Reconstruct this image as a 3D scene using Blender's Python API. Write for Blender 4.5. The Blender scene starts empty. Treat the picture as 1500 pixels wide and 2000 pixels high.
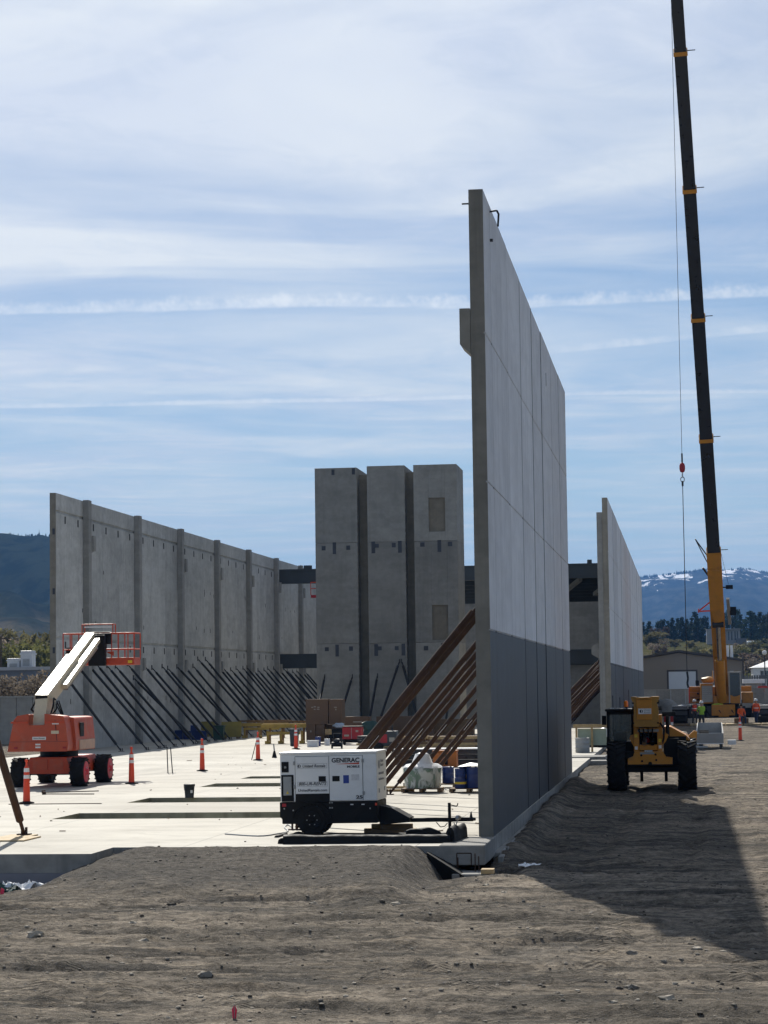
import bpy, bmesh, math, random
import numpy as np
from mathutils import Vector, Matrix, noise
random.seed(7)
R = math.radians
S = bpy.context.scene
# ------------------------------------------------------------------ camera
FPX, CAMH, ROLL = 4450.0, 3.1, 0.0135
PITCH, YAW = R(4.367), R(7.385)
right_l = Vector((math.cos(YAW), math.sin(YAW), 0)); fwd_l = Vector((-math.sin(YAW), math.cos(YAW), 0)); zz = Vector((0, 0, 1))
fwd = fwd_l * math.cos(PITCH) + zz * math.sin(PITCH); up0 = -fwd_l * math.sin(PITCH) + zz * math.cos(PITCH)
cr = (right_l - up0 * ROLL).normalized(); cu = (right_l * ROLL + up0).normalized()
cam = bpy.data.cameras.new('camera'); cam.sensor_fit = 'HORIZONTAL'; cam.sensor_width = 36
cam.lens = 36 * FPX / 1500; cam.clip_start = 0.5; cam.clip_end = 60000
camo = bpy.data.objects.new('camera', cam); S.collection.objects.link(camo)
M = Matrix((cr, cu, -fwd)).transposed().to_4x4(); M.translation = (0, 0, CAMH)
camo.matrix_world = M; S.camera = camo
# ------------------------------------------------------------------ light
SUNV = Vector((-4.95, 16.4, 13.55)).normalized()
SUN_EL = math.asin(SUNV.z); SUN_AZ = math.atan2(SUNV.x, SUNV.y)
sun = bpy.data.lights.new('sun', 'SUN'); sun.energy = 4.0; sun.angle = R(0.55); sun.color = (1, 0.95, 0.86)
suno = bpy.data.objects.new('sun', sun); S.collection.objects.link(suno)
suno.rotation_euler = SUNV.to_track_quat('Z', 'Y').to_euler()
S.view_settings.view_transform = 'Standard'; S.view_settings.look = 'None'
S.view_settings.exposure = 0.55; S.view_settings.gamma = 1.0
S.cycles.use_adaptive_sampling = True; S.cycles.adaptive_threshold = 0.02; S.cycles.max_bounces = 5; S.cycles.diffuse_bounces = 3; S.cycles.glossy_bounces = 2; S.cycles.transmission_bounces = 2; S.cycles.transparent_max_bounces = 8; S.cycles.volume_bounces = 0
SKY_STRENGTH = 0.05
# ------------------------------------------------------------------ pixel-to-place helpers (survey of the photograph)
def ray(px, py):
    dx, dy = px - 750, py - 1000; n = math.hypot(1, ROLL)
    a = (dx - ROLL * dy) / n; b = (ROLL * dx + dy) / n
    return right_l * a + fwd * FPX - up0 * b
def atz(px, py, z=0.0): r = ray(px, py); return Vector((0, 0, CAMH)) + r * ((z - CAMH) / r.z)
def aty(px, py, y): r = ray(px, py); return Vector((0, 0, CAMH)) + r * (y / r.y)
def atx(px, py, x): r = ray(px, py); return Vector((0, 0, CAMH)) + r * (x / r.x)
# ------------------------------------------------------------------ world
W = bpy.data.worlds.new('World'); S.world = W; W.use_nodes = True; W.cycles.sampling_method = 'MANUAL'; W.cycles.sample_map_resolution = 256
def nd(nt, typ, **kw):
    n = nt.nodes.new(typ)
    for k, v in kw.items():
        if k == 'ins':
            for a, b in v.items(): n.inputs[a].default_value = b
        else: setattr(n, k, v)
    return n
class NT:
    """small helper to write node graphs as expressions"""
    def __init__(s, nt): s.nt = nt
    def l(s, a, b): s.nt.links.new(a, b)
    def put(s, inp, v):
        if hasattr(v, 'is_linked'): s.nt.links.new(v, inp)
        elif v is not None: inp.default_value = v
    def math(s, op, a, b=None, c=None, clamp=False):
        n = s.nt.nodes.new('ShaderNodeMath'); n.operation = op; n.use_clamp = clamp
        s.put(n.inputs[0], a); s.put(n.inputs[1], b) if b is not None else None
        if c is not None: s.put(n.inputs[2], c)
        return n.outputs[0]
    def vmath(s, op, a, b=None, out=0):
        n = s.nt.nodes.new('ShaderNodeVectorMath'); n.operation = op
        s.put(n.inputs[0], a)
        if b is not None: s.put(n.inputs[1], b)
        return n.outputs[out]
    def scale(s, a, f):
        n = s.nt.nodes.new('ShaderNodeVectorMath'); n.operation = 'SCALE'; s.put(n.inputs[0], a); s.put(n.inputs[3], f); return n.outputs[0]
    def noise(s, vec, scale, detail=4, rough=.55, dist=0.0, out=0):
        n = s.nt.nodes.new('ShaderNodeTexNoise'); s.put(n.inputs['Vector'], vec)
        n.inputs['Scale'].default_value = scale; n.inputs['Detail'].default_value = detail
        n.inputs['Roughness'].default_value = rough; n.inputs['Distortion'].default_value = dist
        return n.outputs[out]
    def mapping(s, vec, scale=(1, 1, 1), rot=(0, 0, 0), loc=(0, 0, 0)):
        n = s.nt.nodes.new('ShaderNodeMapping'); s.put(n.inputs[0], vec)
        n.inputs[1].default_value = loc; n.inputs[2].default_value = rot; n.inputs[3].default_value = scale
        return n.outputs[0]
    def smooth(s, v, a, b, x=0.0, y=1.0):
        n = s.nt.nodes.new('ShaderNodeMapRange'); n.interpolation_type = 'SMOOTHSTEP'
        s.put(n.inputs[0], v)
        for i, q in enumerate((a, b, x, y)): s.put(n.inputs[i + 1], q)
        return n.outputs[0]
    def mix(s, f, a, b, mode='MIX'):
        n = s.nt.nodes.new('ShaderNodeMix'); n.data_type = 'RGBA'; n.blend_type = mode
        s.put(n.inputs[0], f); s.put(n.inputs[6], c4(a)); s.put(n.inputs[7], c4(b)); return n.outputs[2]
    def xyz(s, v):
        n = s.nt.nodes.new('ShaderNodeSeparateXYZ'); s.put(n.inputs[0], v); return n.outputs
    def comb(s, x, y, z):
        n = s.nt.nodes.new('ShaderNodeCombineXYZ'); s.put(n.inputs[0], x); s.put(n.inputs[1], y); s.put(n.inputs[2], z); return n.outputs[0]
def c4(c): return (*c, 1.0) if isinstance(c, (tuple, list)) and len(c) == 3 else c
def build_world():
    nt = W.node_tree; nt.nodes.clear(); N = NT(nt)
    out = nt.nodes.new('ShaderNodeOutputWorld'); bg = nt.nodes.new('ShaderNodeBackground')
    N.l(bg.outputs[0], out.inputs[0]); bg.inputs[1].default_value = SKY_STRENGTH
    sky = nt.nodes.new('ShaderNodeTexSky'); sky.sky_type = 'NISHITA'; sky.sun_disc = False
    sky.sun_elevation = SUN_EL; sky.sun_rotation = SUN_AZ; sky.altitude = 250; sky.air_density = 1.0; sky.dust_density = 0.0; sky.ozone_density = 3.0
    tc = nt.nodes.new('ShaderNodeTexCoord'); D = tc.outputs['Generated']
    x, y, z = N.xyz(D); zc = N.math('MAXIMUM', z, 0.035)
    uv = N.comb(N.math('DIVIDE', x, zc), N.math('DIVIDE', y, zc), 0.0)
    # thin cirrus sheets, drawn out across the view
    warp = N.noise(N.mapping(uv, (.5, .5, 1)), 1.0, 1, .5, 0, 1)
    uvw = N.vmath('ADD', uv, N.scale(N.vmath('SUBTRACT', warp, (.5, .5, .5)), 1.5))
    big = N.noise(N.mapping(uvw, (.5, .62, 1), (0, 0, R(14)), (3.6, .1, 0)), 1.0, 4, .5, .4)
    fine = N.noise(N.mapping(uvw, (1.0, 1.5, 1), (0, 0, R(-24)), (1.3, 5.2, 0)), 1.0, 4, .5, .5)
    puff = N.noise(N.mapping(uv, (4.2, 3.2, 1), (0, 0, R(30))), 1.0, 5, .66, .8)
    c = N.math('ADD', N.math('MULTIPLY', N.smooth(big, .32, .66), .46), N.math('MULTIPLY', N.smooth(fine, .28, .76), .4))
    c = N.math('ADD', c, N.math('MULTIPLY', N.math('SUBTRACT', puff, .5), N.smooth(big, .36, .6, .3, .95)))
    # the veil thickens towards the sun's side of the sky
    mu = N.vmath('DOT_PRODUCT', D, tuple(SUNV), 1)
    veil = N.smooth(mu, .8, .97)
    c = N.math('ADD', N.math('ADD', N.math('MULTIPLY', c, .78), .03), N.math('MULTIPLY', veil, .78))
    c = N.math('MULTIPLY', c, N.smooth(z, .012, .085, .4, 1))
    # contrails: straight tracks across the dome
    def trail(p0, p1, w, amt, fuzz, seed, q0=None, q1=None):
        a, b = ray(*p0).normalized(), ray(*p1).normalized(); n = a.cross(b).normalized()
        if n.z < 0: n = -n
        t = (b - a).normalized()
        d = N.vmath('DOT_PRODUCT', D, tuple(n), 1)
        along = N.vmath('DOT_PRODUCT', D, tuple(t), 1)
        nv = N.comb(along, d, seed)
        w1 = N.noise(nv, 9, 0, .5); w2 = N.noise(nv, 150, 2, .7); w3 = N.noise(nv, 30, 1, .6)
        d2 = N.math('ADD', d, N.math('MULTIPLY', N.math('SUBTRACT', w1, .5), w * 1.4))
        wid = N.math('MULTIPLY', N.math('ADD', w3, .45), w)
        lower = N.smooth(d2, N.math('MULTIPLY', wid, -.5), N.math('MULTIPLY', wid, -.1))
        upper = N.smooth(N.math('ADD', d2, N.math('MULTIPLY', N.math('SUBTRACT', w2, .5), -fuzz)), N.math('MULTIPLY', wid, .25), N.math('MULTIPLY', wid, 1.2), 1, 0)
        m = N.math('MULTIPLY', N.math('MULTIPLY', lower, upper), N.math('MULTIPLY', N.smooth(w2, .25, .75, .4, 1), N.smooth(w3, .25, .65, amt * .45, amt)))
        if q0 is not None:
            m = N.math('MULTIPLY', m, N.smooth(along, ray(*q0).normalized().dot(t), ray(*q1).normalized().dot(t)))
        return m
    px = 1 / FPX
    t1 = trail((0, 608), (1500, 580), 20 * px, .62, 24 * px, 1.0)
    t2 = trail((0, 795), (900, 777), 7 * px, .5, 5 * px, 4.0)
    t3 = trail((1080, 687), (1500, 645), 12 * px, .42, 9 * px, 7.0, (1040, 690), (1150, 680))
    skyc = N.mix(1.0, sky.outputs[0], (1.0, 1.03, 1.07), 'MULTIPLY')
    skyc = N.mix(N.smooth(z, .005, .13, .9, 0), skyc, (6.0, 8.4, 10.6))
    lum = N.smooth(mu, .5, .96, 6.6, 13.6)
    cc = N.mix(N.smooth(fine, .3, .7), (.76, .83, .96), (.94, .985, 1.02))
    cc = N.scale(cc, lum)
    c = N.math('MINIMUM', N.math('MAXIMUM', c, 0.0), .93)
    col = N.mix(c, skyc, cc)
    tr = N.math('MINIMUM', N.math('ADD', N.math('ADD', t1, t2), t3), .8)
    col = N.mix(tr, col, N.scale((.95, .98, 1.0), N.math('MULTIPLY', lum, 1.12)))
    N.l(col, bg.inputs[0])
build_world()
# ------------------------------------------------------------------ mesh helpers
class MB:
    def __init__(s): s.v = []; s.f = []; s.mi = []; s.sm = []
    def add(s, vs, fs, mi=0, sm=False):
        o = len(s.v); s.v += [tuple(v) for v in vs]
        for f in fs: s.f.append(tuple(i + o for i in f)); s.mi.append(mi); s.sm.append(sm)
        return s
    def bx(s, x0, x1, y0, y1, z0, z1, mi=0):
        return s.add([(x0, y0, z0), (x1, y0, z0), (x1, y1, z0), (x0, y1, z0), (x0, y0, z1), (x1, y0, z1), (x1, y1, z1), (x0, y1, z1)],
                     [(3, 2, 1, 0), (4, 5, 6, 7), (0, 1, 5, 4), (1, 2, 6, 5), (2, 3, 7, 6), (3, 0, 4, 7)], mi)
    def obox(s, p0, p1, w, h, mi=0, up=(0, 0, 1)):
        p0, p1 = Vector(p0), Vector(p1); d = (p1 - p0).normalized(); u = Vector(up)
        r = d.cross(u); r = r.normalized() if r.length > 1e-4 else Vector((1, 0, 0)); u = r.cross(d)
        vs = []
        for p in (p0, p1):
            for a, b in ((-1, -1), (1, -1), (1, 1), (-1, 1)): vs.append(p + r * a * w / 2 + u * b * h / 2)
        return s.add(vs, [(0, 1, 2, 3), (7, 6, 5, 4), (0, 4, 5, 1), (1, 5, 6, 2), (2, 6, 7, 3), (3, 7, 4, 0)], mi)
    def cyl(s, p0, p1, r0, r1=None, n=12, mi=0, caps=True, sm=True):
        p0, p1 = Vector(p0), Vector(p1); r1 = r0 if r1 is None else r1
        d = (p1 - p0).normalized(); a = Vector((0, 0, 1)) if abs(d.z) < .9 else Vector((1, 0, 0))
        u = d.cross(a).normalized(); w = d.cross(u)
        vs = [p + (u * math.cos(t) + w * math.sin(t)) * r for p, r in ((p0, r0), (p1, r1)) for t in [2 * math.pi * i / n for i in range(n)]]
        s.add(vs, [(i, (i + 1) % n, n + (i + 1) % n, n + i) for i in range(n)], mi, sm)
        if caps: s.add(vs, [tuple(range(n))[::-1], tuple(range(n, 2 * n))], mi)
        return s
    def tube(s, pts, r, n=8, mi=0):
        for a, b in zip(pts[:-1], pts[1:]): s.cyl(a, b, r, n=n, mi=mi)
        return s
    def prism(s, poly, axis, a, b, mi=0, sm=False):
        def P(p, t): return {'x': (t, p[0], p[1]), 'y': (p[0], t, p[1]), 'z': (p[0], p[1], t)}[axis]
        n = len(poly); vs = [P(p, a) for p in poly] + [P(p, b) for p in poly]
        s.add(vs, [tuple(range(n))[::-1], tuple(range(n, 2 * n))], mi)
        return s.add(vs, [(i, (i + 1) % n, n + (i + 1) % n, n + i) for i in range(n)], mi, sm)
    def lathe(s, prof, c=(0, 0, 0), n=16, axis='z', mi=0, sm=True):
        c = Vector(c); vs = []
        for r, h in prof:
            for i in range(n):
                t = 2 * math.pi * i / n; q = (r * math.cos(t), r * math.sin(t), h)
                if axis == 'x': q = (q[2], q[0], q[1])
                if axis == 'y': q = (q[0], q[2], q[1])
                vs.append(c + Vector(q))
        fs = [(j * n + i, j * n + (i + 1) % n, (j + 1) * n + (i + 1) % n, (j + 1) * n + i) for j in range(len(prof) - 1) for i in range(n)]
        s.add(vs, fs, mi, sm); m = len(prof) - 1
        return s.add(vs, [tuple(range(n))[::-1], tuple(m * n + i for i in range(n))], mi)
    def rock(s, c, r, sq=(1, 1, .6), seed=0, mi=0, sub=1, amp=.5):
        bm = bmesh.new(); bmesh.ops.create_icosphere(bm, subdivisions=sub, radius=1)
        vs = []
        for v in bm.verts:
            k = 1 + amp * noise.noise(v.co * 1.3 + Vector((seed * 3.7, seed * 1.9, seed)))
            vs.append((c[0] + v.co.x * r * k * sq[0], c[1] + v.co.y * r * k * sq[1], c[2] + v.co.z * r * k * sq[2]))
        fs = [tuple(v.index for v in f.verts) for f in bm.faces]; bm.free()
        return s.add(vs, fs, mi, False)
    def mesh(s, name, mats):
        me = bpy.data.meshes.new(name); me.from_pydata(s.v, [], s.f)
        for m in (mats if isinstance(mats, (list, tuple)) else [mats]): me.materials.append(m)
        me.polygons.foreach_set('material_index', s.mi); me.polygons.foreach_set('use_smooth', s.sm)
        bm = bmesh.new(); bm.from_mesh(me); bmesh.ops.recalc_face_normals(bm, faces=bm.faces); bm.to_mesh(me); bm.free()
        me.update(); return me
    def build(s, name, mats, parent=None, bevel=0.0, loc=None):
        return link(name, s.mesh(name, mats), parent, bevel, loc)
def link(name, me, parent=None, bevel=0.0, loc=None):
    o = bpy.data.objects.new(name, me); S.collection.objects.link(o)
    if parent: o.parent = parent
    if loc is not None: o.location = loc
    if bevel:
        b = o.modifiers.new('bevel', 'BEVEL'); b.width = bevel; b.segments = 2; b.limit_method = 'ANGLE'; b.angle_limit = R(40)
    return o
def tag(o, label, cat, group=None):
    o['label'] = label; o['category'] = cat
    if group: o['group'] = group
    return o
def thing(name, label, cat, loc=(0, 0, 0), rz=0, group=None):
    o = bpy.data.objects.new(name, None); o.empty_display_size = .2; S.collection.objects.link(o)
    o.location = loc; o.rotation_euler = (0, 0, rz); return tag(o, label, cat, group)
def struct(o, kind='structure'): o['kind'] = kind; return o
def copy_tree(o, parent=None):
    c = o.copy(); S.collection.objects.link(c)
    if parent: c.parent = parent
    for ch in o.children: copy_tree(ch, c)
    return c
ORD = 'first second third fourth fifth sixth seventh eighth ninth tenth eleventh twelfth thirteenth fourteenth fifteenth sixteenth seventeenth eighteenth nineteenth twentieth'.split()
ORD += ['twenty-' + o for o in ORD[:9]] + ['thirtieth'] + ['thirty-' + o for o in ORD[:9]] + ['fortieth']
FONT_CACHE = {}
def lettering(txt, h, mat, parent, loc, rot=(R(90), 0, 0), shear=0.0, bold=0.0, width=None, align='LEFT', name='lettering'):
    cu_ = bpy.data.curves.new('t', 'FONT'); cu_.body = txt; cu_.size = h * 1.38; cu_.shear = shear; cu_.offset = bold; cu_.extrude = .002; cu_.align_x = align
    o = bpy.data.objects.new('t', cu_); S.collection.objects.link(o)
    dg = bpy.context.evaluated_depsgraph_get(); me = bpy.data.meshes.new_from_object(o.evaluated_get(dg))
    w = o.dimensions.x
    bpy.data.objects.remove(o); bpy.data.curves.remove(cu_)
    me.materials.clear(); me.materials.append(mat); me.name = name
    q = link(name, me, parent, loc=loc); q.rotation_euler = rot
    if width and w > 0: q.scale = (width / w, 1, 1)
    return q
# ------------------------------------------------------------------ materials
def base_mat(name, rough=.7, metal=0.0, spec=.5):
    m = bpy.data.materials.new(name); m.use_nodes = True; nt = m.node_tree; b = nt.nodes['Principled BSDF']
    b.inputs['Roughness'].default_value = rough; b.inputs['Metallic'].default_value = metal; b.inputs['Specular IOR Level'].default_value = spec
    return m, NT(nt), b
def bump(N, b, h, dist, strength=1.0):
    n = N.nt.nodes.new('ShaderNodeBump'); n.inputs['Distance'].default_value = dist; n.inputs['Strength'].default_value = strength
    N.l(h, n.inputs['Height']); N.l(n.outputs[0], b.inputs['Normal'])
def objc(N): return N.nt.nodes.new('ShaderNodeTexCoord').outputs['Object']
def pm(name, col, rough=.6, var=.18, scale=6.0, metal=0.0, bmp=0.0, dirt=None, damt=.4, spec=.5):
    m, N, b = base_mat(name, rough, metal, spec); co = objc(N)
    n1 = N.noise(co, scale, 6, .6); n2 = N.noise(co, scale * .17, 3, .5)
    f = N.math('ADD', N.math('MULTIPLY', n1, .6), N.math('MULTIPLY', n2, .4))
    lo = tuple(c * (1 - var) for c in col); hi = tuple(min(1, c * (1 + var)) for c in col)
    c = N.mix(N.smooth(f, .3, .7), lo, hi)
    if dirt:
        d = N.noise(co, scale * .6, 8, .7, .6)
        c = N.mix(N.math('MULTIPLY', N.smooth(d, .5, .72), damt), c, dirt)
    N.l(c, b.inputs['Base Color'])
    rr = N.smooth(n1, .3, .7, max(.05, rough - .1), min(1, rough + .12)); N.l(rr, b.inputs['Roughness'])
    if bmp: bump(N, b, n1, bmp)
    return m
def concrete(name, col, streak=.25, tint=True, paint=None, paint_z=4.22, var=.2, ribs=0.0, rough=.85, blot=1.0):
    m, N, b = base_mat(name, rough, 0, .3); co = objc(N)
    info = N.nt.nodes.new('ShaderNodeObjectInfo'); rnd = info.outputs['Random']
    off = N.comb(N.math('MULTIPLY', rnd, 37.0), N.math('MULTIPLY', rnd, 71.0), N.math('MULTIPLY', rnd, 13.0))
    cv = N.vmath('ADD', co, off)
    n1 = N.noise(cv, .45 * blot, 5, .6, .4); n2 = N.noise(cv, 3.2, 7, .65); n3 = N.noise(N.mapping(cv, (3, 3, .14)), 1.0, 5, .6)
    n4 = N.noise(cv, 26, 4, .6); n5 = N.noise(N.mapping(cv, (.6, .6, 2.4)), 1.0, 4, .6)
    f = N.math('ADD', N.math('MULTIPLY', n1, .45), N.math('ADD', N.math('MULTIPLY', n2, .3), N.math('MULTIPLY', n5, .25)))
    c = N.mix(N.smooth(f, .34, .66), tuple(q * (1 - var) for q in col), tuple(q * (1 + var) for q in col))
    c = N.mix(N.math('MULTIPLY', N.smooth(n3, .5, .74), streak), c, tuple(q * .52 for q in col))
    c = N.mix(N.math('MULTIPLY', N.smooth(n3, .46, .24), streak * .6), c, tuple(min(1, q * 1.35) for q in col))
    if ribs:
        sy = N.xyz(co)[1]
        rb = N.noise(N.comb(N.vmath('ADD', co, off) and N.math('ADD', sy, N.math('MULTIPLY', rnd, 53.0)), 0.0, 0.0), 1.9, 3, .85)
        c = N.mix(N.math('MULTIPLY', N.smooth(rb, .56, .64), ribs), c, tuple(q * .6 for q in col))
    if tint:
        k = N.smooth(rnd, 0, 1, .9, 1.09); c = N.scale(c, k)
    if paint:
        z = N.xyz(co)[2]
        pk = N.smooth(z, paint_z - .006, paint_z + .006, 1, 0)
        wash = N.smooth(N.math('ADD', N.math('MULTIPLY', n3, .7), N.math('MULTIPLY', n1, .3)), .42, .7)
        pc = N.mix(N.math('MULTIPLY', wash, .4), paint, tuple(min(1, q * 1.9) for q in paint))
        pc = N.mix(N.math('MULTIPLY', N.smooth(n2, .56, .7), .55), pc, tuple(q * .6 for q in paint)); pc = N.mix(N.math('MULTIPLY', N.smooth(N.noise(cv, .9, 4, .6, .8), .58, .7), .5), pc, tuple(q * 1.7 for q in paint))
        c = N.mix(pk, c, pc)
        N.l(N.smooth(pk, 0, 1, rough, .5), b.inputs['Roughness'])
    N.l(c, b.inputs['Base Color'])
    h = N.math('ADD', N.math('MULTIPLY', n4, .4), n2)
    bump(N, b, h, .006)
    return m
WHITE = pm('white_paint', (.78, .78, .77), .4, .04, 3, dirt=(.55, .53, .48), damt=.25)
BLACK = pm('black_paint', (.007, .007, .008), .6, .3, 5, dirt=(.035, .03, .025), damt=.3, spec=.22)
RUBBER = pm('rubber', (.012, .012, .013), .85, .3, 9, dirt=(.055, .047, .038), damt=.4, bmp=.004, spec=.25)
DARKSTEEL = pm('dark_steel', (.02, .022, .026), .5, .3, 4, dirt=(.05, .035, .025), damt=.3)
STEEL = pm('bare_steel', (.38, .38, .38), .35, .15, 6, metal=.9)
GREYPAINT = pm('grey_paint', (.3, .31, .31), .5, .1, 4, dirt=(.2, .17, .13))
YELLOW = pm('machine_yellow', (.54, .215, .012), .42, .1, 4, dirt=(.22, .14, .06), damt=.5)
YELLOW_D = pm('faded_yellow', (.4, .2, .03), .55, .15, 4, dirt=(.16, .11, .06), damt=.6)
TAN = pm('boom_cream', (.66, .58, .42), .4, .06, 4, dirt=(.35, .27, .17), damt=.4)
ORANGE = pm('lift_orange', (.46, .075, .03), .5, .16, 3, dirt=(.36, .17, .12), damt=.55)
ORANGE_D = pm('rail_orange', (.5, .06, .02), .5, .15, 6)
CONE = pm('safety_orange', (.8, .07, .025), .5, .08, 6, dirt=(.35, .06, .03), damt=.3)
REFLECT = pm('reflective_white', (.8, .8, .8), .3, .06, 9)
RED = pm('red_paint', (.35, .012, .02), .5, .2, 5, dirt=(.15, .03, .03))
REDRIM = pm('rim_red', (.6, .035, .055), .55, .15, 6)
BLUE = pm('drum_blue', (.012, .035, .17), .4, .2, 5, dirt=(.1, .09, .09), damt=.2)
BINBLUE = pm('bin_grey', (.035, .042, .05), .6, .2, 4)
GREEN_D = pm('green_plastic', (.02, .06, .05), .6, .3, 4)
WOOD = pm('raw_timber', (.42, .3, .15), .8, .25, 7, dirt=(.2, .14, .08), bmp=.003)
WOOD_Y = pm('form_timber', (.4, .27, .06), .75, .25, 5, dirt=(.15, .1, .05), bmp=.003)
PLY = pm('plywood', (.5, .38, .22), .8, .15, 8, dirt=(.3, .22, .13))
WOOD_D = pm('old_timber', (.17, .11, .06), .85, .3, 6, bmp=.004)
CRATE = pm('brown_board', (.14, .088, .055), .8, .12, 3, dirt=(.09, .06, .04))
RUST = pm('rusty_pipe', (.052, .028, .019), .8, .35, 5, dirt=(.11, .06, .04), damt=.4, bmp=.002, spec=.3)
BRACE = pm('black_brace', (.014, .015, .018), .65, .3, 4, dirt=(.045, .04, .036), damt=.4)
EMBED = pm('steel_plate', (.035, .042, .058), .5, .3, 7)
POCKET = pm('pocket_void', (.02, .02, .02), .9, .2, 8)
PLASTIC_W = pm('plastic_sheet', (.75, .76, .77), .35, .08, 6)
SIGNWHITE = pm('sticker', (.74, .74, .74), .5, .05, 12)
INK = pm('ink', (.02, .022, .028), .6, .1, 20)
INK_G = pm('grey_ink', (.3, .3, .31), .6, .1, 20)
INK_B = pm('blue_sticker', (.02, .05, .28), .5, .1, 20)
INK_R = pm('red_ink', (.5, .06, .03), .5, .1, 20)
YLABEL = pm('yellow_label', (.7, .5, .03), .5, .1, 20)
TARP = pm('black_tarp', (.008, .009, .01), .7, .3, 6, bmp=.01, spec=.2)
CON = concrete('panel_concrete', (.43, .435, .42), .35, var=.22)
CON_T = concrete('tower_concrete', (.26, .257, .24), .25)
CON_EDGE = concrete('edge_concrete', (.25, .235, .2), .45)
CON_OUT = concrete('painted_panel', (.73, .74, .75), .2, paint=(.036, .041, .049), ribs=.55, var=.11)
PIL = concrete('pilaster_concrete', (.27, .268, .255), .3)
SLABM = concrete('slab_concrete', (.55, .53, .47), .05, tint=False, var=.1)
CURB = concrete('footing_concrete', (.25, .243, .225), .5, var=.3)
DARKBEAM = pm('painted_beam', (.045, .055, .062), .6, .2, 2)
def glass(name, col=(.09, .17, .2), alpha=.34):
    m, N, b = base_mat(name, .06, 0, .6); b.inputs['Base Color'].default_value = (*col, 1); b.inputs['Alpha'].default_value = alpha
    return m
GLASS = glass('cab_glass'); DGLASS = glass('dark_glass', (.02, .03, .04), .95)
def film():
    m, N, b = base_mat('shrink_film', .3, 0, .6); co = objc(N)
    n = N.noise(N.mapping(co, (3, 3, 1.2)), 1.6, 5, .6, 1.2)
    N.l(N.smooth(n, .42, .62, .12, .8), b.inputs['Alpha']); b.inputs['Base Color'].default_value = (.72, .76, .76, 1)
    bump(N, b, n, .05); return m
FILM = film()
# ------------------------------------------------------------------ ground
def sst(a, b, x): t = np.clip((x - a) / (b - a), 0, 1); return t * t * (3 - 2 * t)
def gauss(x, c, w): return np.exp(-((x - c) / w) ** 2)
class VN:   # lattice noise, fast on arrays
    def __init__(s, seed): s.t = np.random.RandomState(seed).rand(256, 256)
    def __call__(s, x, y):
        xi = np.floor(x).astype(int); yi = np.floor(y).astype(int); fx = x - xi; fy = y - yi
        fx = fx * fx * (3 - 2 * fx); fy = fy * fy * (3 - 2 * fy); t = s.t
        a = t[xi % 256, yi % 256]; b = t[(xi + 1) % 256, yi % 256]; c = t[xi % 256, (yi + 1) % 256]; d = t[(xi + 1) % 256, (yi + 1) % 256]
        return (a * (1 - fx) + b * fx) * (1 - fy) + (c * (1 - fx) + d * fx) * fy - .5
    def fbm(s, x, y, o=4, g=.5):
        r = 0; a = 1
        for i in range(o): r = r + a * s(x * 2 ** i + i * 17.3, y * 2 ** i + i * 9.1); a *= g
        return r
V1, V2, V3, V4 = VN(1), VN(2), VN(3), VN(4)
SLAB_F = lambda x: np.where(x < -11.2, 42.5, 44.2)
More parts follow.
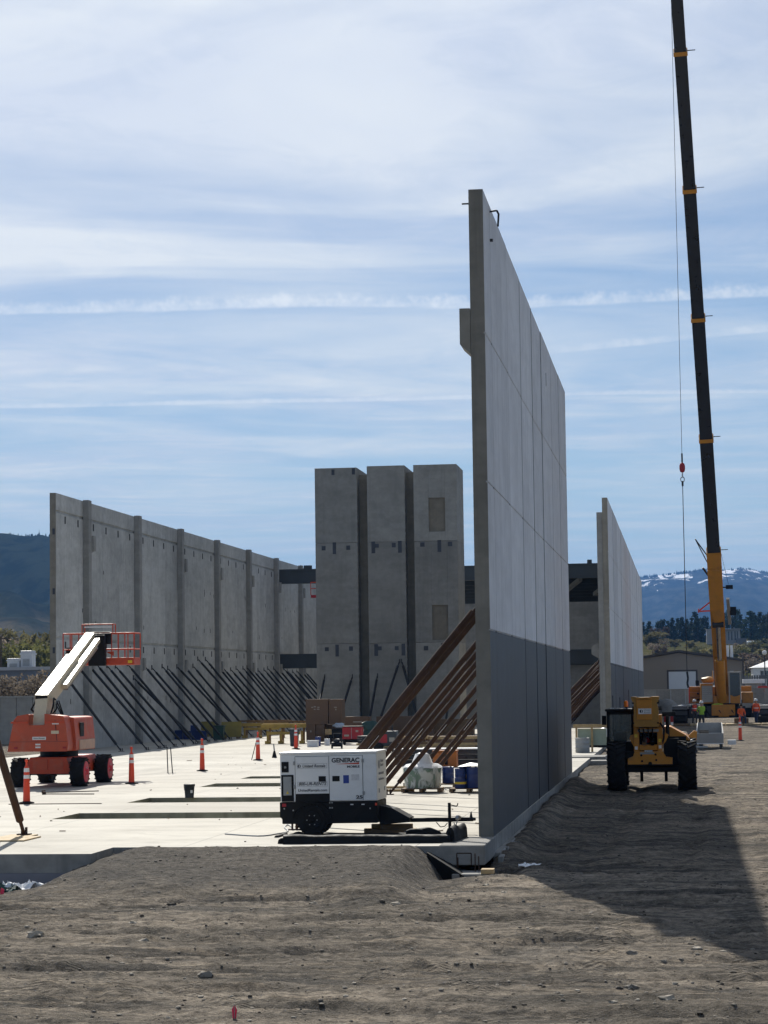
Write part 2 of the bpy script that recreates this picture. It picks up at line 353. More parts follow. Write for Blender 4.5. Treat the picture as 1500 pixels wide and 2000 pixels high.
def ground_h(x, y):
    x = np.asarray(x, float); y = np.asarray(y, float)
    z = np.interp(y, [0, 20, 48, 72, 100, 130, 165, 400], [-.55, -.52, -.5, -.34, -.24, -.1, 0, 0])
    near = sst(-40, -16, x) * (1 - sst(10, 40, x)) * (1 - sst(85, 130, y))
    bump_ = .10 * V1.fbm(x * .33, y * .33, 3) + .05 * V2.fbm(x * .7, y * 1.5, 3, .55) + .03 * V3.fbm(x * 2.6, y * 5.0, 3, .65)
    clod = np.maximum(0, V4.fbm(x * 2.3, y * 2.3, 3, .6) - .16) * .12
    # wheel ruts curving across the yard
    rut = 0
    for k, (y0, sl, cv) in enumerate(((27.5, .1, .01), (29.4, .1, .01), (33.2, -.06, .008), (35.0, -.06, .008), (38.6, .16, -.006), (31.5, .25, .004), (26, -.15, .003))):
        yc = y0 + sl * (x + 5) + cv * (x + 5) ** 2 + .4 * V1.fbm(x * .2 + k, x * 0 + k * 3.3, 2)
        rut = rut - .085 * gauss(y, yc, .22) * (.4 + 1.2 * np.clip(V2(x * .5 + k * 7, y * 0 + k) + .5, 0, 1)) + .035 * gauss(y, yc + .45, .16) + .03 * gauss(y, yc - .42, .14)
    for k, x0 in enumerate((-1.9, .1, 2.6, 4.4)):
        xc = x0 + .02 * (y - 50) + .35 * V2.fbm(y * .07 + k, y * 0 + k * 5, 2)
        rut = rut + (-.04 * gauss(x, xc, .22) + .022 * gauss(x, xc + .42, .15)) * sst(40, 52, y)
    z = z + near * (bump_ + clod * .8 + rut)
    # earth ramp pushed up to the slab
    lf = -12.35 + .25 * V1.fbm(y * .5, y * 0, 2)
    m = sst(37.0, 43.7, y + .9 * V2.fbm(x * .4, y * 0 + 3, 2)) * sst(lf, lf + 1.75, x) * (1 - sst(-5.35, -4.45, x + .25 * V3.fbm(y * 1.2, y * 0, 2)))
    z = z * (1 - m) + m * (.015 + .06 * near * bump_ * 5 + .05 * V2.fbm(x * .8, y * .9, 3, .6) + .022 * V3.fbm(x * 5, y * 6, 3, .6))
    # hollow at the slab corner and at the footing
    z = z - .4 * (1 - sst(-12.6, -11.6, x)) * sst(40.2, 41.2, y) * (1 - sst(60, 70, y))
    z = z - .22 * sst(-4.9, -4.4, x) * (1 - sst(-3.6, -3.0, x)) * sst(42.4, 43.1, y) * (1 - sst(44.6, 45.2, y))
    z = z + .12 * gauss(x, -3.3, .7) * gauss(y, 42.0, .5) + .13 * gauss(x, -2.9, .5) * gauss(y, 44.2, .8)
    z = z + .2 * gauss(x, -3.62, .34) * sst(45.6, 47.0, y) * (1 - sst(78, 84, y)) * (.6 + .8 * np.clip(V2(y * .8, y * 0 + 9) + .5, 0, 1))
    # heap in the gap between the two walls
    z = z + .3 * gauss(x, -2.6, 1.3) * gauss(y, 88, 3.0)
    und = ((x < -3.93) & (x > -31.5) & (y > SLAB_F(x) + .1))
    return np.where(und, -1.3, z)
def ground_mesh():
    def grow(a, step, k, lim):
        r = []; 
        while abs(a) < lim: a += step; step *= k; r.append(a)
        return r
    fx = list(np.arange(-15.5, 6.0, .085)); xs = sorted(grow(-15.5, -.12, 1.16, 11000)) + fx + grow(fx[-1], .12, 1.16, 11000)
    fy = list(np.arange(23.0, 47.0, .085)); mid = list(np.arange(47.1, 95, .28)); ys = sorted(grow(23, -.2, 1.3, 300)) + fy + mid + grow(mid[-1], .35, 1.13, 16000)
    X, Y = np.meshgrid(np.array(xs), np.array(ys)); Z = ground_h(X, Y)
    nx, ny = len(xs), len(ys); co = np.stack([X, Y, Z], -1).reshape(-1, 3)
    i = np.arange((ny - 1) * nx).reshape(ny - 1, nx)[:, :-1].ravel()
    fs = np.stack([i, i + 1, i + nx + 1, i + nx], -1)
    me = bpy.data.meshes.new('ground'); me.vertices.add(len(co)); me.vertices.foreach_set('co', co.ravel())
    me.loops.add(fs.size); me.loops.foreach_set('vertex_index', fs.ravel()); me.polygons.add(len(fs)); me.polygons.foreach_set('loop_start', np.arange(len(fs)) * 4)
    me.update(calc_edges=True); me.validate(); me.polygons.foreach_set('use_smooth', [True] * len(me.polygons)); return me
def dirt_mat():
    m, N, b = base_mat('dirt', .95, 0, .05); co = objc(N)
    a = N.noise(co, .22, 5, .6, .6); s = N.noise(N.mapping(co, (.35, 1.5, 1), (0, 0, R(6))), 1.0, 7, .65, .8); f = N.noise(co, 7, 8, .7); p = N.noise(co, 38, 3, .6); cl = N.noise(co, 1.7, 6, .7, .5)
    c = N.mix(N.smooth(N.math('ADD', N.math('MULTIPLY', s, .6), N.math('MULTIPLY', a, .4)), .38, .64), (.175, .155, .128), (.47, .4, .315))
    c = N.mix(N.smooth(cl, .53, .66), c, (.125, .112, .095)); st = N.noise(N.mapping(co, (.16, 1.1, 1), (0, 0, R(-9)), (4, 2, 0)), 1.0, 6, .7, 1.0); c = N.mix(N.math('MULTIPLY', N.smooth(st, .5, .6), .75), c, (.1, .094, .085)); s2 = N.noise(N.mapping(co, (.3, 2.2, 1), (0, 0, R(12)), (1, 7, 0)), 1.0, 6, .7, 1.4); c = N.mix(N.math('MULTIPLY', N.smooth(s2, .54, .66), .55), c, (.44, .36, .265))
    c = N.mix(N.math('MULTIPLY', N.smooth(a, .55, .72), .6), c, (.19, .178, .158))
    c = N.mix(N.smooth(f, .3, .72, .0, .55), N.scale(c, .45), N.scale(c, 1.75))
    c = N.mix(N.smooth(p, .62, .72, 0, .8), c, (.44, .39, .32)); c = N.mix(N.smooth(p, .4, .29, 0, .85), c, (.045, .038, .03))
    # grey fill pushed up as a ramp to the slab
    x, y, _ = N.xyz(co); wob = N.math('MULTIPLY', N.math('SUBTRACT', N.math('ADD', cl, N.math('SUBTRACT', s, .5)), .5), 5.5)
    rk = N.math('MULTIPLY', N.smooth(N.math('ADD', y, wob), 38.6, 40.4), N.smooth(N.math('ADD', y, wob), 44.6, 45.2, 1, 0)); rk = N.math('MULTIPLY', rk, N.smooth(N.math('ADD', x, wob), -4.6, -3.8, 1, 0))
    c = N.mix(N.math('MULTIPLY', rk, .8), c, N.scale(N.mix(N.smooth(f, .3, .7), (.075, .07, .063), (.175, .162, .145)), 1.0))
    # far fields beyond the yard
    far = N.mix(N.smooth(N.noise(co, .012, 5, .6), .4, .62), (.11, .1, .045), (.16, .13, .075))
    c = N.mix(N.smooth(y, 230, 300), c, far)
    # tyre tread prints: (x at y=30, drift, half width, pitch)
    trk = None
    for x0, sl, hw, pt in ((-1.15, .05, .24, .11), (.75, .05, .24, .11), (-3.3, -.3, .2, .1), (-6.2, .62, .22, .12), (-4.6, .62, .22, .12), (2.2, .02, .26, .13), (-8.6, -.9, .2, .1)):
        d = N.math('ABSOLUTE', N.math('SUBTRACT', N.math('SUBTRACT', x, x0), N.math('MULTIPLY', N.math('SUBTRACT', y, 30.0), sl)))
        rp = N.math('SINE', N.math('MULTIPLY', N.math('ADD', y, N.math('MULTIPLY', d, .9)), 6.283 / pt))
        k = N.math('MULTIPLY', N.smooth(d, hw * .8, hw, 1, 0), N.math('MULTIPLY', N.smooth(a, .4, .56), N.math('ADD', N.math('MULTIPLY', rp, .5), .5)))
        trk = k if trk is None else N.math('MAXIMUM', trk, k)
    c = N.mix(N.math('MULTIPLY', trk, .32), c, N.scale(c, .55))
    N.l(c, b.inputs['Base Color'])
    bump(N, b, N.math('ADD', N.math('MULTIPLY', f, 1.0), N.math('ADD', N.math('MULTIPLY', p, .35), N.math('ADD', N.math('MULTIPLY', cl, .5), N.math('MULTIPLY', trk, -.2)))), .14); return m
DIRT = dirt_mat()
gm = ground_mesh(); gm.materials.append(DIRT)
ground = struct(link('ground', gm))
def gz(x, y): return float(ground_h(np.array([x]), np.array([y]))[0])
STONE = [pm('stone_grey', (.2, .178, .145), .9, .25, 9, bmp=.01), pm('stone_pale', (.36, .315, .25), .9, .2, 9, bmp=.01), pm('clod_dark', (.07, .058, .045), .95, .3, 12, bmp=.02)]
for i, (px, py, r, k) in enumerate(((1237, 1878, .10, 0), (1361, 1855, .08, 1), (1230, 1931, .10, 0), (1210, 1932, .05, 2), (1303, 1951, .10, 1), (1318, 1920, .045, 1), (400, 1927, .11, 0), (280, 1838, .07, 1), (70, 1828, .15, 1), (50, 1775, .09, 0), (330, 1837, .05, 2), (185, 1810, .045, 2), (124, 1847, .045, 2), (228, 1781, .05, 2), (255, 1781, .045, 2), (612, 1740, .08, 0), (548, 1695, .06, 1), (745, 1704, .07, 2), (773, 1766, .09, 1), (333, 1728, .08, 2), (1350, 1844, .05, 2), (1413, 1871, .05, 1), (1430, 1910, .06, 2), (1197, 1972, .05, 1), (218, 1855, .05, 1), (258, 1805, .07, 1), (83, 1895, .05, 2), (660, 1932, .05, 1), (985, 1745, .06, 1), (950, 1720, .07, 1))):
    p = atz(px, py, -.5); z = gz(p.x, p.y); p = atz(px, py, z); z = gz(p.x, p.y)
    r *= .72; MB().rock((0, 0, 0), r, (1.25, 1, .6), i, 0, 2, .8).build('stone', STONE[k], ground, loc=(p.x, p.y, z + r * .05))
# loose gravel and clods, too many to count
gb = MB(); rs = np.random.RandomState(5)
tmpl = [MB().rock((0, 0, 0), 1, (1.2, 1, .65), q, 0, 1).v for q in range(6)]; tf = MB().rock((0, 0, 0), 1, (1, 1, 1), 0, 0, 1).f
gx = np.concatenate([rs.uniform(-14, 5, 5200), rs.uniform(-3.4, 6, 1500)]); gy = np.concatenate([23.5 + 21 * rs.rand(5200) ** 1.3, rs.uniform(40, 80, 1500)])
gzv = ground_h(gx, gy)
for i in range(len(gx)):
    if gzv[i] < -1: continue
    r = .008 + .028 * rs.rand() ** 5; k = (0, 0, 1, 2, 2)[rs.randint(0, 5)]; a = rs.rand() * 6.28; ca, sa = math.cos(a), math.sin(a)
    gb.add([(gx[i] + (v[0] * ca - v[1] * sa) * r, gy[i] + (v[0] * sa + v[1] * ca) * r, gzv[i] + (v[2] + .2) * r) for v in tmpl[i % 6]], tf, k)
struct(gb.build('gravel', STONE, ground), 'stuff')
# ------------------------------------------------------------------ slab with its pits
def slab():
    mb = MB(); pits = [(-15.2, -9.4, 53.95, 56.5), (-15.2, -9.4, 61.5, 64.2), (-15.2, -10.4, 71.0, 73.6), (-15.1, -11.6, 77.2, 79.2)]
    xs = sorted({-31.4, -13.45, -11.2, -3.88} | {p[0] for p in pits} | {p[1] for p in pits})
    ys = sorted({42.5, 43.4, 44.2, 236} | {p[2] for p in pits} | {p[3] for p in pits})
    def solid(x, y):
        if y < 43.4 and x < -13.45: return False
        if y < 44.2 and x > -11.2: return False
        return not any(p[0] < x < p[1] and p[2] < y < p[3] for p in pits)
    T = -.36
    for i in range(len(xs) - 1):
        for j in range(len(ys) - 1):
            x0, x1, y0, y1 = xs[i], xs[i + 1], ys[j], ys[j + 1]; cx, cy = (x0 + x1) / 2, (y0 + y1) / 2
            if not solid(cx, cy):
                if any(p[0] < cx < p[1] and p[2] < cy < p[3] for p in pits): mb.add([(x0, y0, -.5), (x1, y0, -.5), (x1, y1, -.5), (x0, y1, -.5)], [(0, 1, 2, 3)], 1)
                continue
            mb.add([(x0, y0, 0), (x1, y0, 0), (x1, y1, 0), (x0, y1, 0)], [(0, 1, 2, 3)])
            def s(dx, dy):
                xx, yy = cx + dx, cy + dy
                if not (xs[0] < xx < xs[-1] and ys[0] < yy < ys[-1]): return True
                return not solid(xx, yy)
            e = .01; hx, hy = (x1 - x0) / 2 + e, (y1 - y0) / 2 + e
            for dx, dy, a, b in ((-hx, 0, (x0, y1), (x0, y0)), (hx, 0, (x1, y0), (x1, y1)), (0, -hy, (x0, y0), (x1, y0)), (0, hy, (x1, y1), (x0, y1))):
                if s(dx, dy):
                    pit = any(p[0] - .02 < cx + dx < p[1] + .02 and p[2] - .02 < cy + dy < p[3] + .02 for p in pits)
                    zb = -.5 if pit else T
                    mb.add([(*a, zb), (*b, zb), (*b, 0), (*a, 0)], [(0, 1, 2, 3)], 1 if pit else 2)
    return mb
PITM = concrete('pit_wall', (.3, .29, .22), .6, tint=False, var=.35)
def slab_mat():
    m, N, b = base_mat('slab_top', .8, 0, .3); co = objc(N)
    a = N.noise(co, .12, 5, .6, .5); s = N.noise(N.mapping(co, (.12, .5, 1)), 1.0, 6, .65, .6); f = N.noise(co, 9, 6, .65); st = N.noise(co, .6, 7, .7, 1.0)
    c = N.mix(N.smooth(N.math('ADD', N.math('MULTIPLY', a, .5), N.math('MULTIPLY', s, .5)), .36, .64), (.37, .345, .295), (.52, .495, .43))
    c = N.mix(N.math('MULTIPLY', N.smooth(st, .52, .7), .6), c, (.27, .25, .21)); tw = N.noise(N.mapping(co, (.5, .06, 1), (0, 0, R(8))), 1.0, 5, .7, .3); c = N.mix(N.math('MULTIPLY', N.smooth(tw, .56, .68), .5), c, (.26, .245, .21)); c = N.mix(N.smooth(f, .3, .7, 0, .14), c, (.36, .34, .3))
    br = N.nt.nodes.new('ShaderNodeTexBrick'); N.l(N.mapping(co, (1, 1, 1), (0, 0, 0), (.6, 1.3, 0)), br.inputs['Vector']); br.offset = 0; br.squash = 1
    for k, v in (('Scale', 1.0), ('Mortar Size', .011), ('Brick Width', 4.6), ('Row Height', 4.6), ('Mortar Smooth', .1)): br.inputs[k].default_value = v
    c = N.mix(N.math('MULTIPLY', br.outputs['Fac'], .8), c, (.16, .15, .13))
    N.l(c, b.inputs['Base Color']); bump(N, b, N.math('ADD', f, N.math('MULTIPLY', br.outputs['Fac'], -1.0)), .004); return m
slab_o = struct(slab().build('floor_slab', [slab_mat(), PITM, CURB]))
db = MB(); rd = random.Random(17)
for k in range(90):
    y = 45.5 + 70 * rd.random() ** 1.5; x = rd.uniform(-22, -4.5)
    if any(-15.4 < x < -9.2 and a < y < b for a, b in ((53.8, 56.7), (61.3, 64.4), (70.8, 73.8), (77, 79.4))): continue
    if rd.random() < .7: db.rock((x, y, .012), rd.uniform(.01, .03), (1.3, 1, .6), k, rd.choice((0, 1, 2)), 1)
    else: a = rd.random() * 3.1; l = rd.uniform(.05, .16); db.obox((x, y, .02), (x + math.cos(a) * l, y + math.sin(a) * l, .02), .025, .02, 3)
struct(db.build('floor_debris', [STONE[0], STONE[2], STONE[1], WOOD_D], slab_o), 'stuff')
# footings and ledges round the slab
f1 = struct(MB().bx(-3.9, -3.74, 46.6, 83.6, -1.0, -.3).build('wall_footing', CURB, bevel=.015))
fb = MB(); y = 46.0; rr = random.Random(3)
while y < 83:
    l = rr.uniform(.4, 1.6); d = rr.uniform(0, .09); fb.bx(-3.76, -3.7 + d, y, y + l, -.8, -.31 + rr.uniform(-.05, .012)); y += l + rr.uniform(0, .05)
fb.bx(-3.75, -3.5, 81, 83.5, -1, -.31); struct(fb.build('broken_ledge', CURB, f1, bevel=.02), 'stuff')
struct(MB().bx(-4.75, -3.86, 44.22, 46.69, -.375, .012).build('footing', CURB, f1, bevel=.02))
lf = struct(MB().bx(-4.42, -3.68, 43.35, 44.2, -1.1, -.47).build('lower_footing', CURB, bevel=.02))
MB().bx(-3.86, -3.62, 43.3, 43.6, -.465, -.38).build('form_board', WOOD, lf)
for x in (-4.35, -4.02, -3.95):
    MB().cyl((x, 43.9, -.5), (x, 43.9, -.12 - rr.random() * .1), .012, n=6).build('rebar', RUST, lf)
MB().add([(-4.4, 44.19, -.36), (-4.12, 44.19, -.36), (-4.12, 44.19, -.12), (-4.4, 44.19, -.12)], []).tube([(-4.4, 44.2, -.38), (-4.4, 44.2, -.14), (-4.12, 44.2, -.14), (-4.12, 44.2, -.38)], .012, 6).build('rebar_loop', RUST, lf)
struct(MB().bx(-20, -13.5, 42.62, 43.3, -1.2, -.46).build('corner_footing', CURB, bevel=.02))
INSUL = pm('foam_board', (.22, .22, .25), .8, .1, 4)
struct(MB().bx(-13.4, -11.0, 42.43, 42.495, -1.2, -.362).build('insulation_board', INSUL))
tag(MB().prism([(-4.95, 43.9), (-4.2, 43.3), (-4.12, 43.5), (-4.5, 44.15), (-4.95, 44.18)], 'z', -.62, -.2).build('tarp', TARP), 'crumpled black tarp hanging beside the slab corner footing', 'tarp')
tv = bpy.data.objects['tarp']
for v in tv.data.vertices: v.co.z -= .42 * max(0, min(1, (v.co.x + 4.95) / .8)) - .1; v.co.y += .05 * math.sin(v.co.x * 9)
# ------------------------------------------------------------------ walls
XO, XI = -3.9, -4.2
def panel_wall(label, joints, zt, zb, thick, reveals, mats, name='concrete_wall'):
    t = thing(name, label, 'wall', (0, joints[0], 0))
    for a, b in zip(joints[:-1], joints[1:]):
        g = .012; prof = [(XO - thick, zb), (XO - .001, zb)]
        for rz in sorted(reveals): prof += [(XO, rz - .022), (XO - .025, rz - .012), (XO - .025, rz + .012), (XO, rz + .022)]
        prof += [(XO, zt), (XO - thick, zt)]
        mb = MB(); n = len(prof); y0, y1 = a + g - joints[0], b - g - joints[0]
        vs = [(p[0], y0, p[1]) for p in prof] + [(p[0], y1, p[1]) for p in prof]
        for i in range(n):
            j = (i + 1) % n; outer = prof[i][0] > XO - .1 and prof[j][0] > XO - .1
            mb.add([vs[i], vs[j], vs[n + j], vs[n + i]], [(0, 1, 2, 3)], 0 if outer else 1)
        mb.add(vs, [tuple(range(n)), tuple(range(n, 2 * n))[::-1]], 1)
        o = mb.build('panel', mats, t); o.location.x = rng_.uniform(-.012, .012)
        if b < joints[-1] - .1: MB().bx(XO - .02, XO + .006, b - joints[0] - .04, b - joints[0] + .04, zb, zt - .02).build('joint_sealant', SEAL, t)
    return t
SEAL = concrete('joint_sealant', (.3, .31, .32), .3, paint=(.018, .021, .026))
rng_ = random.Random(6)
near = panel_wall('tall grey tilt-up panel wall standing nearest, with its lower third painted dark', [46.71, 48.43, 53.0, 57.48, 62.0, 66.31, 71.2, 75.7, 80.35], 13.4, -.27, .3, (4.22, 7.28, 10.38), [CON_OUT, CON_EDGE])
MB().prism([(-4.199, 9.94), (-4.42, 10.15), (-4.42, 10.9), (-4.199, 10.9)], 'y', .0, .9).build('corbel', CON_EDGE, near, bevel=.015)
MB().tube([(-3.9, 1.75, 13.28), (-3.74, 1.75, 13.3), (-3.7, 1.75, 13.22), (-3.72, 1.75, 12.95)], .022, 8).build('lifting_hook', DARKSTEEL, near)
MB().cyl((-4.2, .1, 13.12), (-4.34, .1, 13.12), .018).build('lifting_rod', DARKSTEEL, near)
MB().bx(-3.9, -3.83, 1.66, 1.76, 12.62, 12.67).build('anchor_clip', DARKSTEEL, near)
MB().bx(-3.898, -3.89, 21.9, 22.05, 12.1, 12.5).build('anchor_clip', DARKSTEEL, near)
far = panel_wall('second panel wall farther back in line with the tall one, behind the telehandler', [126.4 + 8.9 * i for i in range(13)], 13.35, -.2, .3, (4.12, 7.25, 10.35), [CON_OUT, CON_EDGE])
MB().bx(-4.52, -4.203, .05, .9, -.2, 12.55).build('pilaster', PIL, far, bevel=.02)
MB().prism([(-4.55, 4.45), (-4.95, 4.7), (-4.95, 5.15), (-4.521, 5.35), (-4.521, 4.3)], 'y', .2, .3).build('bracket_plate', CURB, far)
WEEP = pm('dark_bar', (.02, .02, .024), .7, .2, 6)
for x, y, h in ((-3.86, 1.6, 2.4), (-3.86, 6, 1.4), (-3.86, 16, 2.2), (-3.86, 19, 1.5), (-3.86, 32, 1.4), (-3.86, 40, 2.6)):
    MB().bx(x - .035, x, y, y + .12, .1, h).build('steel_bar', WEEP, far)
# left wall
XL = -31.0
pil = [116.5 + 11.3 * i for i in range(11)]
lw = thing('concrete_wall', 'long grey concrete wall with pilasters along the left side of the slab', 'wall', (0, 111, 0))
edges = [111.0, pil[0]] + pil[1:]
for bi, (a, b) in enumerate(zip(edges[:-1], edges[1:])):
    subs = [a, b] if b - a < 7 else [a + (b - a) * k / 3 for k in range(4)]
    for c, d in zip(subs[:-1], subs[1:]):
        prof = [(XL - .3, -.1), (XL, -.1)]
        for rz in (5.74, 12.1): prof += [(XL, rz - .09), (XL - .08, rz - .06), (XL - .08, rz + .05), (XL, rz + .06)]
        prof += [(XL, 13.0), (XL - .3, 13.0)]
        MB().prism(prof, 'y', c - 111 + .008, d - 111 - .008).build('panel', CON, lw)
    for zr in (5.74, 12.1):
        for k in range(4 if b - a > 7 else 2):
            yy = a + (k + .65) * (b - a) / (4.2 if b - a > 7 else 2.2) - 111
            if yy < 75: MB().bx(XL - .01, XL + .02, yy, yy + .16, zr - .55, zr - .18).build('anchor_pocket', POCKET, lw)
for i, py in enumerate(pil):
    MB().bx(XL + .001, XL + .32, py - .3 - 111, py + .3 - 111, -.05, 12.97 + .08).build('pilaster', PIL, lw, bevel=.02)
    for zc, hh in ((10.1, 1.1), (3.9, 1.0)):
        if i in (1,) and zc > 9: continue
        MB().prism([(XL + .001, zc), (XL + .3, zc + .3), (XL + .42, zc + .3), (XL + .42, zc + hh), (XL + .001, zc + hh)], 'y', py + .31 - 111, py + .75 - 111).build('corbel', PIL, lw, bevel=.02)
rr = random.Random(11)
for k in range(46):
    yy = rr.uniform(1, 78); zc = rr.choice((2.4, 3.0, 6.7, 7.0, 9.2)) + rr.uniform(-.15, .15)
    MB().bx(XL - .01, XL + .008, yy, yy + .09, zc, zc + rr.uniform(.15, .3)).build('form_tie_patch', POCKET, lw)
MB().bx(XL - .303, XL - .01, -.06, -.002, -.1, 13.0).build('end_cap', CON_EDGE, lw)
for zc in (4.95, 7.9, 10.9): MB().bx(XL - .16, XL - .04, -.08, -.055, zc, zc + .3).build('weld_plate', EMBED, lw)
# shafts
def shaft(label, x0, x1, y0, y1, zt, plates, extra=None):
    t = thing('concrete_shaft', label, 'tower', ((x0 + x1) / 2, y0, 0)); cx = (x0 + x1) / 2; w = (x1 - x0) / 2
    for a, b in ((0, 5.8), (5.815, 12.2), (12.215, zt)): 
        mb = MB()
        ops = [o for o in (extra or []) if a <= o[2] < b]
        if ops:
            o = ops[0]; u0, u1 = o[0] - cx, o[1] - cx
            mb.bx(-w, u0, 0, .25, a, b); mb.bx(u1, w, 0, .25, a, b); mb.bx(u0, u1, 0, .25, a, o[2]); mb.bx(u0, u1, 0, .25, o[3], b); mb.bx(-w, w, .252, y1 - y0, a, b)
        else: mb.bx(-w, w, 0, y1 - y0, a, b)
        mb.build('panel', CON_T, t, bevel=.012)
    for dx, z0, pw, ph in plates: MB().bx(dx - cx - pw / 2, dx - cx + pw / 2, -.012, .002, z0, z0 + ph).build('embed_plate', EMBED, t)
    return t
Y3 = 143.0
def tx(px): return aty(px, 1060, Y3).x
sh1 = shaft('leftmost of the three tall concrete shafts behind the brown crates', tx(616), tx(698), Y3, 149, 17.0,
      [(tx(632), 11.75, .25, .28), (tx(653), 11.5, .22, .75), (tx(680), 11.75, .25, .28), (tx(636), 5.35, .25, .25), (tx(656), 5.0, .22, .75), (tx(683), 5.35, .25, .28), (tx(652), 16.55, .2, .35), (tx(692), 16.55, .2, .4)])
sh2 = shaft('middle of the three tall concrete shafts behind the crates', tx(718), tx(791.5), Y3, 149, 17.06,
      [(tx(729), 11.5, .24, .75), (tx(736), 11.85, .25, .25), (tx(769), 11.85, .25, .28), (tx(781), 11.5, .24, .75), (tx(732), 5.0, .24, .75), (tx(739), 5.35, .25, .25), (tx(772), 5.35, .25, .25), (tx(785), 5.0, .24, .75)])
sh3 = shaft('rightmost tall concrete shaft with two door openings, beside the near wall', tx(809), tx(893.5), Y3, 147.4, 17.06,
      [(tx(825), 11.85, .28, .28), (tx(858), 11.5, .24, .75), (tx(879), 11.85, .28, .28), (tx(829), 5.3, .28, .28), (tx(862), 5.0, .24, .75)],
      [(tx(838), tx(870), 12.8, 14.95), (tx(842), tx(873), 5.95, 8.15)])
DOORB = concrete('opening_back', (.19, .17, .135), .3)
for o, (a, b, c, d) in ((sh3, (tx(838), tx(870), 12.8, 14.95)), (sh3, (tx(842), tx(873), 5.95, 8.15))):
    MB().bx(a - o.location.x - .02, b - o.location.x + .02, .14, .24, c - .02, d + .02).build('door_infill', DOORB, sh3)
for s_, px0, px1, zt, yy in ((sh1, 698, 718, 16.62, 1.2), (sh2, 791.5, 806, 16.7, 1.0)):
    cx = s_.location.x
    MB().bx(tx(px0) - cx - .05, tx(px1) - cx + .02, yy, yy + .25, 0, zt).build('link_panel', CON_EDGE, s_)
    for k in range(38): MB().bx(tx(px0) - cx - .0, tx(px0) - cx + .035, .02, .12, .5 + k * .42, .62 + k * .42).build('keyway', CURB, s_)
# floor beams across the back and the deck bay on the right
def beam(label, x0, x1, y, z0, z1, w=.5):
    t = thing('floor_beam', label, 'beam', (x0, y, 0)); L = x1 - x0
    MB().bx(0, L, .1, w - .1, z0 + .12, z1 - .12).build('web', DARKBEAM, t); MB().bx(0, L, 0, w, z1 - .12, z1).build('flange', DARKBEAM, t); MB().bx(0, L, 0, w, z0, z0 + .12).build('flange', DARKBEAM, t)
    return t
b1 = beam('upper dark painted floor beam running from the left wall behind the shafts', -31.0, -4.25, 174, 11.1, 12.22)
MB().bx(2.1, 2.7, .1, .5, 12.22, 12.5).build('seat_block', DARKBEAM, b1); MB().bx(24.0, 24.35, .1, .5, 12.22, 12.5).build('seat_block', DARKBEAM, b1)
beam('lower dark painted floor beam running from the left wall behind the shafts', -31.0, -4.25, 174.1, 4.55, 5.66)
bw = thing('concrete_wall', 'grey concrete infill wall between the floor beams, seen right of the near wall', 'wall', (-20.5, 174.2, 0))
MB().bx(0, 16.2, 0, .3, 5.68, 9.3).build('panel', CON_T, bw)
MB().bx(0, 16.2, .35, .6, -.1, 4.5).build('panel', CON_T, bw)
dk = thing('roof_deck', 'dark roof deck with joists between the near wall and the far one', 'roof', (-20.5, 175, 0))
MB().bx(0, 16.2, 0, 40, 11.9, 12.1).build('deck', DARKBEAM, dk); MB().bx(0, 16.2, 39, 39.4, 0, 11.8).build('back_wall', DARKBEAM, dk)
for k in range(5): MB().bx(0, 16.2, 6 + k * 7, 6.35 + k * 7, 11.0, 11.88).build('joist', DARKBEAM, dk)
for x in (11.0, 13.7): MB().obox((x, 8, 10.2), (x + 1.8, 3, 11.2), .3, .3).build('diagonal_brace', GREYPAINT, dk)
# ------------------------------------------------------------------ wall braces
def brace(name, label, top, foot, r, mat, group):
    t = thing(name, label, 'brace', foot, 0, group); d = Vector(top) - Vector(foot); u = d.normalized()
    MB().cyl(u * .45, d - u * .35, r, n=10).build('pipe', mat, t)
    MB().cyl(u * .06, u * .5, r * .5, n=8).build('screw', mat, t); MB().cyl(d - u * .4, d - u * .06, r * .5, n=8).build('screw', mat, t)
    MB().bx(-.14, .14, -.1, .1, 0, .025).bx(-.06, -.03, -.05, .05, .02, .16).bx(.03, .06, -.05, .05, .02, .16).build('foot', mat, t)
    sx = 1 if d.x < 0 else -1
    MB().bx(d.x - (.03 if sx > 0 else 0), d.x + (0 if sx > 0 else .03), d.y - .09, d.y + .09, d.z - .12, d.z + .16).build('head_plate', mat, t)
    return t
for i, (y, z, dx) in enumerate(((49.3, 4.95, 4.25), (50.6, 4.95, 4.25), (55.0, 4.9, 4.2), (57.0, 4.9, 4.2), (59.0, 4.9, 4.2), (61.0, 4.9, 4.2), (65.0, 4.9, 4.2), (69.0, 4.9, 4.2), (73.0, 4.9, 4.2), (75.5, 4.9, 4.2))):
    b_ = brace('wall_brace', 'rusty brown pipe brace propping the tall near wall, %s from its near end' % ORD[i], (XI - .03, y, z), (XI - dx, y, 0), .082 if i < 2 else .068, RUST, 'rusty pipe braces on the near wall')
    if i in (1, 4, 6, 8):
        d = Vector((dx, 0, z)); u = d.normalized(); q = d * .34; s_ = MB(); s_.obox(q, q + u * .42, .15, .004, 0, up=(-z, -.9, dx)); o = s_.build('sticker', SIGNWHITE, b_); o.location = Vector((0, -.072 if i > 1 else -.086, .0))
FWDN = [(126.0 + i * 2.7) for i in range(20)]
for i, y in enumerate(FWDN):
    brace('wall_brace', 'rusty pipe brace behind the second wall, %s from its near end' % ORD[i], (XI - .35, y + 1.0, 4.3 + .25 * math.sin(i * 2.1)), (XI - 4.6 + .5 * math.sin(i * 1.3), y + .3 * math.sin(i), 0), .085, RUST, 'rusty pipe braces on the second wall')
rr = random.Random(4); n = 0; y = 112.8
